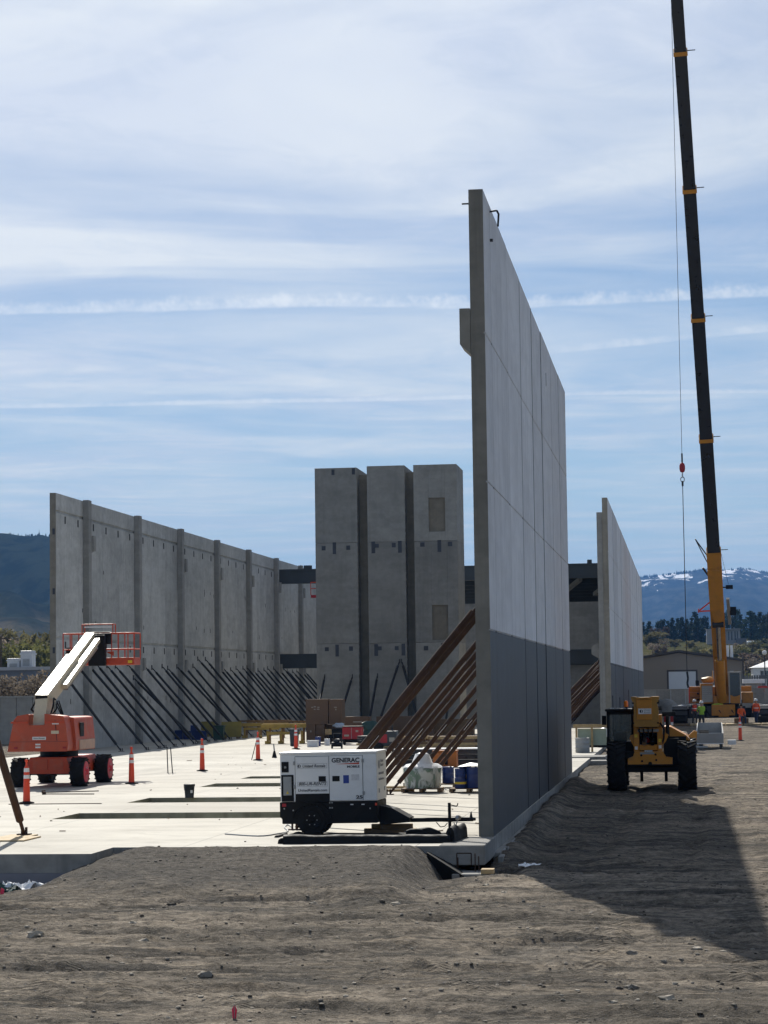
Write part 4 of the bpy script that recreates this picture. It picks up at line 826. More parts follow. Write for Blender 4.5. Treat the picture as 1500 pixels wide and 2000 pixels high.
    for x, z, m in ((-.5, 1.27, SIGNWHITE), (.24, 1.5, YLABEL), (.24, 1.3, SIGNWHITE), (-.5, 1.65, YLABEL), (-.5, 2.1, INK), (.2, 2.7, INK)): MB().bx(x, x + .09, -.304, -.299, z, z + .1).build('decal', m, t)
    MB().bx(-.34, .1, -.556, -.549, 1.13, 1.19).build('decal', GREYPAINT, t); MB().bx(-.2, .05, -.575, -.55, 1.2, 1.26).build('lifting_lug', STEEL, t)
    MB().bx(-.72, .66, -.56, -.54, .78, .82).build('rub_strip', BLACK, t); MB().bx(-.9, -.55, -.1, .9, .95, 1.2).build('fuel_tank', BLACK, t, bevel=.04)
    MB().prism([(-.42, 2.82), (-.3, 2.86), (-.06, 2.86), (.06, 2.82), (.06, 2.9), (-.42, 2.9)], 'y', -.66, -.6).build('tail_cover', YELLOW, t); MB().bx(-.36, -.02, -.5, .35, 2.882, 2.9).build('wear_plate', TAN, t)
    for x in (-.52, .24): MB().cyl((x, -.61, 2.72), (x, -.58, 2.72), .03, n=8).build('bolt', BLACK, t); MB().cyl((x, -.61, 2.1), (x, -.58, 2.1), .03, n=8).build('bolt', BLACK, t)
    # engine cover on the right
    MB().prism([(.37, 1.1), (1.22, 1.1), (1.22, 1.55), (1.1, 1.68), (.62, 1.95), (.4, 1.97)], 'y', .6, 3.0).build('engine_hood', YELLOW, t, bevel=.06)
    MB().bx(.45, 1.1, .56, .6, 1.15, 1.65).build('radiator_grille', BLACK, t)
    for x in (.42, .62):
        lm = MB().bx(x, x + .09, .5, .56, 2.0, 2.28).build('tail_lamp', RED, t, bevel=.01); MB().bx(x + .005, x + .085, .49, .5, 2.0, 2.1).build('reverse_lens', REFLECT, lm)
    MB().bx(.36, .78, .52, .6, 2.28, 2.42).build('lamp_guard', BLACK, t); MB().bx(.55, .58, .5, .6, 1.6, 2.3).build('lamp_post', BLACK, t)
    MB().cyl((1.27, -.1, 1.5), (1.27, .25, 1.5), .06).build('fender_bracket', STEEL, t)
    return t
telehandler()
# ------------------------------------------------------------------ crawler crane
def crane():
    X, Y = 2.8, 170.0
    t = thing('crawler_crane', 'tall yellow crawler crane with a long black telescopic boom', 'crane', (X, Y, 0))
    for sx in (-1, 1):
        tr = bpy.data.objects.new('crawler_track', None); S.collection.objects.link(tr); tr.parent = t; tr.location = (sx * 3.05, 0, 0)
        n = 24; pr = []
        for k in range(n): 
            a = 2 * math.pi * k / n; pr.append((math.cos(a) * .62 + (3.6 if math.cos(a) > 0 else -3.6), .66 + math.sin(a) * .62))
        MB().prism(pr, 'x', -.38, .38).build('track_frame', BLACK, tr)
        per = 2 * (7.2 + math.pi * .64); m = 46
        for k in range(m):
            s = per * k / m
            if s < 7.2: p, nn = (-3.6 + s, 1.3), (0, 1)
            elif s < 7.2 + math.pi * .64: a = math.pi / 2 - (s - 7.2) / .64; p, nn = (3.6 + math.cos(a) * .64, .66 + math.sin(a) * .64), (math.cos(a), math.sin(a))
            elif s < 14.4 + math.pi * .64: p, nn = (3.6 - (s - 7.2 - math.pi * .64), .02), (0, -1)
            else: a = -math.pi / 2 - (s - 14.4 - math.pi * .64) / .64; p, nn = (-3.6 + math.cos(a) * .64, .66 + math.sin(a) * .64), (math.cos(a), math.sin(a))
            c = Vector((0, p[0], p[1])); MB().obox(c + Vector((-.55, 0, 0)), c + Vector((.55, 0, 0)), .3, .08, up=(0, nn[0], nn[1])).build('track_shoe', DARKSTEEL, tr)
    MB().bx(-2.6, 2.6, -1.6, 1.6, .45, 1.15).build('carbody', BLACK, t, bevel=.05)
    cw = MB().bx(-.75, .95, -1.95, -1.62, .62, 1.42).build('front_ballast', YELLOW, t, bevel=.04); MB().bx(-.25, .5, -2.0, -1.94, .55, .7).build('ballast_lug', YELLOW, cw)
    MB().rock((-.35, -1.8, 1.44), .35, (1.2, .5, .2), 2, sub=2).build('vest', pm('hi_vis_lime', (.4, .6, .05), .7, .1, 6), cw); MB().bx(.1, .7, -1.9, -1.66, 1.421, 1.52).build('tool_bag', BLACK, cw, bevel=.03)
    for k in range(3): MB().bx(-1.9, -1.35, -1.75, -1.65, .4 + k * .33, .46 + k * .33).build('ladder_rung', GREYPAINT, t)
    for x in (-2.4, -1.1, 1.2, 2.1): MB().bx(x, x + .5, -1.75, -1.6, .5, 1.3).build('hydraulic_box', DARKSTEEL, t, bevel=.03)
    for k in range(5): MB().tube([(-2.2 + k * .9, -1.7, 1.3), (-2.0 + k * .9, -1.95, 1.0), (-1.8 + k * .9, -1.9, .7), (-1.7 + k * .9, -1.65, .6)], .04, 6).build('hose', RUBBER, t)
    MB().bx(-.6, .7, -1.5, -1.1, 1.46, 2.05).build('boom_foot_frame', CRY_ := pm('crane_frame', (.5, .2, .02), .5, .1, 3, dirt=(.1, .07, .04), damt=.5), t, bevel=.04); MB().bx(-.64, -.45, -1.25, 1.2, 1.75, 2.7).build('turret_plate', CRY_, t); MB().bx(.4, .55, -1.25, 1.2, 1.75, 2.7).build('turret_plate', CRY_, t); MB().bx(1.5, 2.3, -.9, 2.4, 1.5, 2.3).build('winch_housing', CRY_, t, bevel=.04); MB().cyl((1.0, 3.2, 2.3), (-1.0, 3.2, 2.3), .5, n=18).build('winch_drum', DARKSTEEL, t)
    MB().bx(-2.75, -1.3, -1.8, -.9, 1.38, 1.44).build('walkway', GREYPAINT, t); MB().bx(2.0, 2.9, -1.8, -.9, 1.38, 1.44).build('walkway', GREYPAINT, t)
    MB().lathe([(1.3, 1.15), (1.3, 1.45)], n=24).build('slew_ring', BLACK, t)
    sp = MB().bx(-1.45, 1.5, -1.2, 5.2, 1.46, 1.75).build('superstructure', BLACK, t)
    MB().bx(-1.5, -.62, -1.3, 3.6, 1.5, 2.95).build('engine_housing', YELLOW, t, bevel=.04)
    g = MB().bx(-1.42, -.64, -1.34, -1.3, 1.6, 2.8).build('radiator_grille', GREYPAINT, t)
    for k in range(8): MB().bx(-1.4, -.66, -1.38, -1.34, 1.66 + k * .14, 1.71 + k * .14).build('louvre', STEEL, g)
    MB().bx(-1.5, -.6, -1.35, -.6, 2.96, 3.0).build('engine_roof', REFLECT, t); MB().rock((-.95, .3, 3.2), .5, (1, 1, .55), 4, sub=2, amp=.2).build('exhaust_box', YELLOW_D, t); MB().cyl((-.6, .4, 3.0), (-.6, .4, 3.9), .08).build('exhaust_pipe', STEEL, t); MB().bx(-1.85, -1.6, -.2, .0, 2.85, 3.2).build('lamp_post', BLACK, t)
    for sx, m in ((-1, YELLOW), (1, YELLOW)):
        x0 = -2.3 if sx < 0 else 1.45
        for k in range(3): MB().bx(x0, x0 + .85, 2.6, 5.4, 1.5 + k * .42, 1.9 + k * .42).build('counterweight', m, t, bevel=.03)
        for k in range(2): MB().bx(x0 + (.1 if sx > 0 else .55), x0 + (.25 if sx > 0 else .7), 2.57, 2.6, 1.7 + k * .45, 1.82 + k * .45).build('lifting_eye', BLACK, t)
    MB().bx(-2.35, -2.28, 2.6, 5.4, 1.5, 2.75).build('counterweight_edge', CONE, t)
    cab = bpy.data.objects.new('cab', None); S.collection.objects.link(cab); cab.parent = t; cab.location = (.98, -1.6, 1.5)
    w, d, h = .9, 1.7, 2.2; CF = pm('cab_grey', (.4, .4, .38), .5, .1, 5)
    for a, b in ((-w / 2, 0), (w / 2 - .09, 0), (-w / 2, d), (w / 2 - .09, d)): MB().bx(a, a + .09, b, b + .09, 0, h).build('pillar', CF, cab)
    MB().bx(-w / 2, w / 2, 0, d, h, h + .1).build('roof', CF, cab, bevel=.03); MB().bx(-w / 2 + .09, w / 2 - .09, .0, d, 0, .42).build('cab_base', YELLOW, cab); MB().prism([(-.36, .42), (.36, .42), (.36, .62), (.1, .5), (-.1, .5), (-.36, .62)], 'y', -.01, .02).build('wiper_panel', YELLOW, cab)
    MB().bx(-w / 2 + .09, w / 2 - .09, .03, .05, .42, h).build('front_window', DGLASS, cab); MB().bx(-w / 2 + .02, -w / 2 + .03, .09, d, .42, h).build('side_window', GLASS, cab)
    MB().bx(-.2, .25, .7, 1.2, .45, 1.2).build('seat', BLACK, cab); MB().bx(-w / 2 + .09, w / 2 - .09, d, d + .05, .42, h).build('rear_panel', BLACK, cab); MB().bx(w / 2 - .03, w / 2 - .01, .09, d, .0, h).build('side_panel', BLACK, cab)
    # boom: base section, luffing ram and telescopes; rises towards the camera
    F = Vector((2.86, 169.98, 2.46)) - t.location; P0 = Vector((2.4, 162.5, 12.35)) - t.location; P4 = Vector((.78, 140.4, 42.22)) - t.location
    d = (P4 - P0) / 4; u = d.normalized(); side = Vector((1, 0, 0)); side = (side - u * side.dot(u)).normalized(); fr = side.cross(u).normalized()
    def sect(a, b, w0, w1, h0, h1, mat, nm, par=t):
        vs = []
        for p, w, h in ((a, w0, h0), (b, w1, h1)):
            for q in ((-.5, -.5), (-.5, .2), (-.32, .5), (.32, .5), (.5, .2), (.5, -.5)): vs.append(p + side * q[0] * w + fr * -q[1] * h)
        n = 6; return MB().add(vs, [tuple(range(n)), tuple(range(n, 2 * n))[::-1]] + [(i, (i + 1) % n, n + (i + 1) % n, n + i) for i in range(n)]).build(nm, mat, par)
    CRY = pm('crane_yellow', (.56, .235, .02), .45, .1, 2, dirt=(.25, .13, .04), damt=.4); BB = pm('boom_black', (.014, .016, .02), .35, .2, 2)
    sect(F, P0, .95, 1.02, 1.1, 1.15, CRY, 'base_section')
    fwdv = -fr if fr.y > 0 else fr        # side of the boom that faces the ground / the camera
    low = F + (P0 - F) * .56
    vplate = [low + u * 4.2 + side * .5, low + u * 4.2 - side * .5, low + u * .8 - side * .5, low - u * .9 - side * .12, low - u * .9 + side * .12, low + u * .8 + side * .5]
    off = fwdv * .56
    MB().add([v + off for v in vplate] + [v + off + fwdv * .18 for v in vplate], [tuple(range(6)), tuple(range(6, 12))[::-1]] + [(i, (i + 1) % 6, 6 + (i + 1) % 6, 6 + i) for i in range(6)]).build('ram_bracket', CRY, t, bevel=.02)
    foot = Vector((.02, -1.2, 1.5)); head = low + fwdv * .75 - u * .5; dd = head - foot
    MB().cyl(foot, foot + dd * .56, .36, n=18).build('luffing_ram', CRY, t); MB().cyl(foot + dd * .5, head, .16, n=14).build('ram_rod', STEEL, t); MB().cyl(head - side * .4, head + side * .4, .2).build('ram_pin', DARKSTEEL, t)
    ws = [.9, .86, .82, .78, .74, .7]
    for k in range(6):
        a = P0 + d * k - u * .4; b = P0 + d * (k + 1) + u * .1 if k < 5 else P0 + d * 4.98
        if k == 5: break
        sect(a, b, ws[k], ws[k], ws[k] * 1.1, ws[k] * 1.1, BB, 'telescopic_section')
        cl = sect(P0 + d * k - u * .16, P0 + d * k + u * .1, ws[k] + .14, ws[k] + .14, ws[k] * 1.1 + .14, ws[k] * 1.1 + .14, CRY, 'boom_collar')
        MB().obox(P0 + d * k + side * (ws[k] / 2), P0 + d * k + side * (ws[k] / 2 + .55), .05, .05).build('rope_guide', DARKSTEEL, cl)
    tip = P0 + d * 4.98
    hd = MB().obox(tip - u * .3, tip + u * .6, .6, .7).build('boom_head', CRY, t); 
    RX, RY = Vector((.28, 136.0, 0)).x - X, 136.0 - Y
    MB().cyl((RX - .12, RY + .25, tip.z + .4), (RX + .12, RY + .25, tip.z + .4), .26, n=18).build('sheave', DARKSTEEL, hd)
    MB().obox(tip, (RX, RY + .25, tip.z + .4), .2, .25).build('sheave_arm', CRY, hd)
    # side fittings
    def on(f): return F + (P0 - F) * f
    MB().obox(on(.97) - side * .5, on(1.05) - side * 1.25 + Vector((0, 0, .35)), .06, .06).obox(on(.92) - side * .5, on(1.05) - side * 1.25 + Vector((0, 0, .35)), .05, .05).build('wire_guide', DARKSTEEL, t)
    MB().obox(on(.83) - side * .5, on(.86) - side * .85 + Vector((0, 0, .25)), .1, .1).build('step_bracket', DARKSTEEL, t)
    MB().obox(on(.58) - side * .45, on(.58) - side * 1.35, .1, .1).obox(on(.64) - side * .5, on(.58) - side * 1.35, .08, .08).obox(on(.58) - side * 1.33 + Vector((0, 0, -.1)), on(.58) - side * 1.33 + Vector((0, 0, .2)), .08, .08).build('rope_arm', CONE, t)
    MB().bx(-.25, .25, -.15, .15, -.14, .14).build('camera_box', BLACK, t, loc=on(.74) + side * .95); MB().obox(on(.74) + side * .5, on(.74) + side * .8, .08, .08).build('camera_arm', BLACK, t)
    MB().obox(on(.48) + side * .85, on(.66) + side * .8, .22, .22).build('hose_drum', GREYPAINT, t); MB().bx(-.2, .25, -.15, .15, -.3, .3).build('junction_box', BLACK, t, loc=on(.57) + side * 1.1)
    MB().cyl(on(.98) + side * .5, on(.76) + side * .9, .012, n=5).build('control_cable', BLACK, t)
    # hoist rope and hook ball
    hk = thing('hook_ball', 'small red hook ball hanging on the crane rope left of the boom', 'hook', (.28, 136.0, 0))
    MB().cyl((0, 0, 16.6), (0, 0, tip.z + .4), .016, n=6).build('hoist_rope', DARKSTEEL, hk)
    MB().lathe([(.04, -.3), (.13, -.24), (.17, -.1), (.17, .1), (.13, .24), (.04, .3)], c=(0, 0, 15.8), n=16).build('ball', RED, hk); MB().cyl((0, 0, 16.1), (0, 0, 16.65), .05, n=8).build('rope_socket', DARKSTEEL, hk)
    lp = [(.11 * math.cos(a), 0, 15.1 + .16 * math.sin(a)) for a in [k * math.pi / 6 for k in range(13)]]; MB().cyl((0, 0, 15.2), (0, 0, 15.48), .04, n=8).tube(lp, .03, 6).build('hook', STEEL, hk)
    MB().cyl((0, 0, 3.6), (0, 0, 15.0), .026, n=6).build('sling', DARKSTEEL, hk); MB().tube([(0, 0, 3.7), (.05, 0, 3.3), (.0, 0, 3.0), (.06, 0, 2.75)], .07, 6).build('shackle', DARKSTEEL, hk); MB().cyl((0, 0, 14.7), (0, 0, 15.0), .06, n=8).build('sling_eye', DARKSTEEL, hk)
crane()
# ------------------------------------------------------------------ site clutter
def delineator(px, py, label, z=0.0, h=1.22, yaw=0.0, tilt=0.0):
    p = atz(px, py, z); t = thing('delineator_post', label, 'traffic post', (p.x, p.y, z), yaw, 'orange delineator posts')
    MB().lathe([(.22, 0), (.22, .03), (.13, .05), (.11, .06)], n=8).build('rubber_base', RUBBER, t)
    b = MB().lathe([(.1, .04), (.1, .1), (.085, .62), (.07, .98), (.03, 1.04)], n=14).build('post', CONE, t); b.scale.z = h / 1.22; b.rotation_euler.x = tilt
    for z0, z1, r0, r1 in ((.68, .78, .086, .082), (.86, .97, .079, .073)): MB().lathe([(r0, z0), (r1, z1)], n=14).build('reflective_band', REFLECT, b)
    MB().cyl((0, 0, 1.03), (0, 0, 1.14), .03).lathe([(.03, 1.13), (.05, 1.16), (.045, 1.21), (.01, 1.22)], n=10).build('handle', CONE, b)
    return t
delineator(52, 1569, 'orange delineator post in front of the boom lift, nearest of the row')
delineator(257, 1531, 'orange delineator post right of the boom lift wheels')
delineator(395, 1506, 'orange delineator post alone in the middle of the slab')
q = delineator(504, 1485, 'orange delineator post with a thin rod leaning on it, left of the generator'); MB().cyl((-.28, 0, .02), (-.03, 0, .95), .018, n=6).build('leaning_rod', BLACK, q)
delineator(578, 1463, 'orange delineator post beside the grey bin behind the generator')
delineator(1446, 1447, 'orange delineator post standing in the dirt below the crane', gz(3.04, 124.6), 1.3, 0, R(4))
p = atz(370, 1558); bk = thing('bucket', 'black plastic bucket standing beside a floor pit', 'bucket', p)
MB().lathe([(.125, 0), (.15, .34), (.163, .345), (.163, .385), (.15, .39), (.14, .38)], n=18).build('pail', BINBLUE, bk); MB().bx(.06, .12, -.148, -.13, .14, .22).build('label_patch', SIGNWHITE, bk); MB().tube([(-.16, 0, .34), (-.12, -.12, .22), (0, -.165, .17), (.12, -.12, .22), (.16, 0, .34)], .006, 5).build('bail', DARKSTEEL, bk)
for i, (px, l) in enumerate(((328, 'left'), (337, 'right'))):
    p = atz(px, 1510); s = thing('stake', 'thin dark steel stake on the slab, the %s one of the pair' % l, 'stake', p, 0, 'pair of steel stakes'); MB().cyl((0, 0, 0), (-.03 if i == 0 else -.07, 0, .95), .02, n=6).build('rod', DARKSTEEL, s); MB().bx(-.05, .12, -.05, .05, 0, .012).build('foot', DARKSTEEL, s)
p = atz(536, 1480); s = thing('pipe_stub', 'short grey pipe with a black cone foot behind the generator', 'pipe', p); MB().lathe([(.12, 0), (.04, .3)], n=10).build('cone_foot', RUBBER, s); MB().cyl((0, 0, .28), (-.03, 0, .62), .03, n=8).build('pipe', GREYPAINT, s)
for i, (a, b) in enumerate((((85, 1549), (193, 1546)), ((86, 1552), (184, 1552)))):
    p, q = atz(*a), atz(*b); tag(MB().cyl((p.x, p.y, .02), (q.x, q.y, .02), .016, n=6).bx(p.x - .05, p.x + .05, p.y - .04, p.y + .04, .002, .09).build('steel_rod', RUST), 'long thin steel rod lying on the slab, %s of two' % ('farther', 'nearer')[i], 'rod', 'steel rods on the slab')
p = atz(100, 1571); tag(MB().cyl((p.x - 1.2, p.y, .012), (p.x + 1.4, p.y + .05, .012), .012, n=6).build('steel_rod', RUST), 'single thin rod lying beside the nearest delineator post', 'rod')
# timber racks
def rack(px0, px1, y, label, top, n=3):
    x0, x1 = aty(px0, 1440, y).x, aty(px1, 1440, y).x; t = thing('timber_rack', label, 'timber rack', (x0, y, 0)); L = x1 - x0
    for x in (.25, L * .4, L - .3):
        MB().bx(x - .06, x + .06, .0, .1, 0, top - .5).build('post', WOOD_Y, t); MB().bx(x - .14, x + .14, -.1, .25, 0, .16).build('foot_block', WOOD_Y, t)
        MB().bx(x - .05, x + .05, .7, .8, 0, top - .2).build('post', WOOD_D, t)
    for k in range(n): MB().bx(-.1, L + .1, -.05 + .27 * k, .09 + .27 * k, top - .33 + .02 * k, top - .12 + .02 * k).build('beam', WOOD_Y, t)
    MB().bx(-.3, L + .2, .85, .95, top - .06, top + .04).build('rail', WOOD_D, t); MB().bx(.2, L * .85, -.06, -.005, .5, .66).build('rail', WOOD_Y, t); MB().bx(.3, L - .1, .4, .5, .95, 1.1).build('rail', WOOD_D, t)
rack(514, 600, 124.5, 'timber trestle rack loaded with yellow beams left of the brown crates', 1.2)
rack(470, 560, 139, 'low timber guard rail against the black braces beyond the trestle rack', 1.05, 1)
def bin_(px, py, w, h, mat, label, name='bin', cat='bin'):
    p = atz(px, py); t = thing(name, label, cat, p); MB().prism([(-w * .42, 0), (w * .42, 0), (w * .5, h), (-w * .5, h)], 'y', -w * .4, w * .4).build('tub', mat, t, bevel=.02); MB().bx(-w * .53, w * .53, -w * .44, w * .44, h, h + .05).build('rim', mat, t); return t
bin_(575, 1457, .45, .85, BINBLUE, 'slim grey bin beside the brown crates')
bin_(428, 1445, .66, .82, GREEN_D, 'dark green bin under the black braces at the left wall')
# crates
def crate(px0, px1, pyt, pyb, y, dep, label, marks=(), nm='crate', mat=None, zb=None):
    a, b = aty(px0, pyt, y), aty(px1, pyb, y); z0 = max(0.0, b.z) if zb is None else zb; t = thing(nm, label, 'crate', (a.x, y, z0)); w, h = b.x - a.x, a.z - z0; mat = mat or CRATE
    nb = 4
    MB().bx(.01, w - .01, .02, dep - .02, 0, h).build('case', mat, t)
    for k in range(nb): MB().bx(.005, w - .005, 0, .02, h * k / nb + .006, h * (k + 1) / nb - .006).build('board', mat, t)
    for x in (0, w - .06): MB().bx(x, x + .06, -.012, 0, 0, h).build('batten', mat, t)
    for (u, v, mw, mh) in marks: MB().bx(u * w, u * w + mw, -.016, -.003, v * h, v * h + mh).build('stencil_mark', SIGNWHITE_D, t)
    return t
SIGNWHITE_D = pm('faded_stencil', (.33, .31, .27), .7, .1, 20)
YC = 124.3
big = [(.25, .66, .1, .05), (.36, .68, .12, .06), (.52, .66, .12, .05), (.36, .58, .1, .05), (.5, .585, .14, .05)]
lo = crate(598, 616.5, 1415, 1449, YC, .9, 'small brown crate under the left end of the large one', [(.42, .55, .07, .1)])
crate(617.5, 634, 1415, 1449, YC, .9, 'small brown crate under the middle of the large one, right of its twin')
crate(635, 666, 1415, 1449, YC + .6, .9, 'low brown crate half hidden behind the white pail')
zt = aty(600, 1415, YC).z + .004
crate(597, 641, 1366, 1414, YC - .02, 1.3, 'large brown crate with pale stencil marks on top of the small crates', big, zb=zt)
crate(642, 668, 1366, 1414, YC + .02, 1.3, 'tall brown crate beside the large stencilled one, end to end with it', [(.4, .66, .16, .05), (.5, .56, .06, .08)], zb=zt)
c1 = crate(672, 722, 1400, 1440, 127.5, 1.0, 'long brown crate with sunlit top behind the red compressor', [(.35, .72, .5, .07)])
crate(735, 845, 1399.5, 1442, 129.5, 1.0, 'longest low brown crate behind the rusty braces', [(.2, .6, .3, .06)])
crate(845, 925, 1405, 1440, 131, 1.0, 'brown crate farthest right behind the rusty braces', [], mat=WOOD_D)
p = atz(611, 1459); bx_ = thing('foam_box', 'white box on the slab in front of the brown crates', 'box', p); MB().bx(-.3, .25, 0, .4, 0, .28).build('box_body', PLASTIC_W, bx_, bevel=.02); MB().bx(-.32, .27, -.02, .42, .28, .34).build('lid', PLASTIC_W, bx_)
def drum(x, y, z, r, h, mat, label, cat='drum', band=True, group=None, lbl=None):
    t = thing('drum', label, cat, (x, y, z), 0, group)
    MB().lathe([(r * .96, 0), (r, .015), (r, h * .32), (r * 1.035, h * .34), (r, h * .36), (r, h * .64), (r * 1.035, h * .66), (r, h * .68), (r, h - .02), (r * 1.02, h - .01), (r * 1.0, h), (r * .9, h - .015)], n=20).build('shell', mat, t)
    MB().cyl((r * .45, 0, h - .02), (r * .45, 0, h + .015), .035, n=8).build('bung', DARKSTEEL, t)
    if lbl: MB().lathe([(r * 1.012, h * .4), (r * 1.012, h * .62)], n=20).build('label_band', lbl, t)
    return t
p = atz(621, 1457); drum(p.x, p.y, 0, .15, .48, BLUE, 'small blue drum standing in front of the brown crates')
p = atz(639, 1456); drum(p.x, p.y, 0, .15, .36, PLASTIC_W, 'white pail on the slab left of the red compressor', 'pail')
p = atz(659, 1462)
pw = thing('pressure_washer', 'black wheeled pressure washer in front of the red compressor', 'machine', p)
MB().bx(-.25, .22, -.2, .25, .1, .32).build('engine', BLACK, pw, bevel=.04); MB().rock((-.02, 0, .4), .18, (1, 1, .6), 5, sub=2).build('engine_cover', DARKSTEEL, pw); MB().tube([(-.2, .2, .15), (-.25, .3, .75), (.2, .3, .75), (.18, .2, .15)], .018, 6).build('handle', DARKSTEEL, pw)
for x in (-.25, .24): MB().lathe([(.06, -.035), (.12, -.035), (.12, .035), (.06, .035)], c=(x, -.12, .12), n=14, axis='x').build('wheel', RUBBER, pw)
p = atz(687, 1455); cm = thing('air_compressor', 'dark red compressor with worn panels behind the generator', 'compressor', p)
MB().bx(-.5, .52, 0, .8, .3, .95).build('cabinet', RED, cm, bevel=.03); MB().bx(-.48, .5, .02, .78, .12, .3).build('frame', BLACK, cm); MB().bx(-.52, .54, -.02, .82, .95, 1.0).build('lid', BLACK, cm, bevel=.02); MB().bx(-.02, .0, -.012, 0, .32, .93).build('panel_seam', GREYPAINT, cm); MB().bx(.22, .36, -.012, 0, .68, .78).build('decal', SIGNWHITE_D, cm); MB().bx(-.4, -.15, -.012, 0, .45, .55).build('decal', SIGNWHITE_D, cm)
for x in (-.4, .4): MB().lathe([(.1, -.05), (.17, -.05), (.17, .05), (.1, .05)], c=(x, .1, .17), n=16, axis='x').build('wheel', RUBBER, cm)
p = atz(652, 1453); cart = thing('tool_cart', 'dark tool cart with rolled sheets on top, left of the red compressor', 'cart', (p.x, p.y + .6, 0))
MB().bx(-.35, .45, 0, .5, .3, .8).build('cabinet', BLACK, cart, bevel=.02); MB().rock((.15, .2, .98), .28, (1.2, .8, .6), 6, sub=2).build('rolled_sheet', pm('blue_sheet', (.35, .42, .5), .6, .1, 6), cart); MB().bx(-.55, -.2, -.1, .3, .5, .8).build('tray', WOOD, cart)
for x in (-.25, .35): MB().lathe([(.07, -.03), (.15, -.03), (.15, .03), (.07, .03)], c=(x, 0, .15), n=14, axis='x').build('wheel', RUBBER, cart)
p = atz(722, 1452); gt = MB().rock((0, 0, 0), .55, (1.15, .7, .95), 12, 0, 3, .75).build('tarp_heap', GREEN_D, loc=(p.x, p.y + 1.2, .6)); tag(gt, 'dark green tarp heap beside the red compressor', 'tarp')
# steel form stack behind the braces
fs = thing('form_stack', 'low stack of dark steel forms with a pale top behind the rusty braces', 'steel forms', (aty(771, 1480, 88).x, 88, 0)); L = aty(938, 1480, 88).x - fs.location.x
for k in range(3): MB().bx(0, L, 0, 1.2, .04 + k * .2, .2 + k * .2).build('form', DARKSTEEL, fs, bevel=.01)
MB().bx(-.03, L + .05, -.03, 1.25, .622, .66).build('top_sheet', PLASTIC_W, fs)
for k in range(9): MB().cyl((.2 + k * L / 9, -.005, .3), (.2 + k * L / 9, .02, .3), .05, n=10).build('tie_hole', POCKET, fs)
p = atz(860, 1502); og = thing('equipment_case', 'orange equipment case in front of the steel forms', 'case', (p.x, 86.2, 0)); MB().bx(-.45, .45, 0, .6, 0, .58).build('case_body', pm('rust_orange', (.42, .13, .02), .6, .2, 5), og, bevel=.03); MB().bx(-.47, .47, -.02, .62, .58, .64).build('lid', pm('rust_orange_lid', (.36, .11, .02), .6, .2, 5), og); MB().bx(.0, .12, -.02, .0, .1, .5).build('latch', BLACK, og)
# timber, pipes and plant behind the braces
for i, (a, b, y, h, m, l) in enumerate(((735, 835, 112, .55, WOOD_D, 'dark timber stack behind the first rusty braces'), (838, 935, 108, .62, CRATE, 'brown board stack behind the middle rusty braces'), (770, 930, 97, .35, WOOD_D, 'low timber stack in front of the brown boards'), (700, 745, 116, .5, DARKSTEEL, 'dark steel beam stack beside the red compressor'))):
    x0, x1 = aty(a, 1450, y).x, aty(b, 1450, y).x; t = thing('timber_stack' if m is not DARKSTEEL else 'beam_stack', l, 'stack', (x0, y, 0)); rw = random.Random(i + 40)
    for r_ in range(4):
        for c_ in range(4): o_ = rw.uniform(-.12, .12); MB().bx(o_, x1 - x0 + rw.uniform(-.3, .2), c_ * .26, c_ * .26 + .24, .08 + r_ * h / 4, .08 + (r_ + 1) * h / 4 - .015).build('piece', m if rw.random() > .25 else WOOD, t)
    for k in range(3): MB().bx((x1 - x0) * (.15 + .33 * k), (x1 - x0) * (.15 + .33 * k) + .12, -.05, 1.1, 0, .078).build('bearer', WOOD_D, t)
gsx = aty(752, 1450, 106).x; gs = thing('light_plant', 'dark wheeled light plant with red panel behind the rusty braces', 'machine', (gsx, 106, 0))
MB().bx(-.4, .55, 0, .8, .3, 1.0).build('cabinet', BINBLUE, gs, bevel=.04); MB().bx(-.3, .1, -.012, 0, .45, .85).build('panel', RED, gs); MB().bx(.2, .45, -.012, 0, .5, .7).build('label_plate', SIGNWHITE_D, gs); MB().cyl((.3, .4, 1.0), (.3, .4, 1.5), .04).build('exhaust', DARKSTEEL, gs)
for x in (-.3, .45): MB().lathe([(.12, -.06), (.24, -.06), (.24, .06), (.12, .06)], c=(x, -.05, .24), n=16, axis='y').build('wheel', RUBBER, gs)
# wrapped pallet and drums
def pallet(x, y, w, d, label):
    t = thing('pallet', label, 'pallet', (x, y, 0))
    for k in range(6): MB().bx(-w / 2, w / 2, -d / 2 + k * d / 6 + .015, -d / 2 + (k + 1) * d / 6 - .015, .105, .125).build('deck_board', WOOD_D, t)
    for k in range(3): MB().bx(-w / 2 + k * (w - .1) / 2, -w / 2 + k * (w - .1) / 2 + .1, -d / 2, d / 2, .02, .103).build('stringer', WOOD_D, t)
    return t
p = atz(824, 1548); pallet(p.x, 66.4, 1.15, 1.0, 'timber pallet under the shrink wrapped green load')
wl = thing('wrapped_load', 'green load in clear shrink wrap with a white hood, beside the rusty braces', 'wrapped load', (p.x, 66.4, .127))
GL = pm('green_bags', (.1, .2, .13), .6, .25, 3, dirt=(.3, .38, .32), damt=.5)
MB().lathe([(.46, 0), (.5, .08), (.55, .4), (.56, .56), (.5, .6)], n=20).build('load', GL, wl); MB().lathe([(.50, .0), (.535, .1), (.575, .42), (.585, .58), (.5, .64)], n=20).build('shrink_film', FILM, wl)
hd = MB().lathe([(.58, .58), (.46, .66), (.3, .72), (.2, .98), (.12, 1.02), (.02, 1.03)], n=20); o = hd.build('hood', PLASTIC_W, wl)
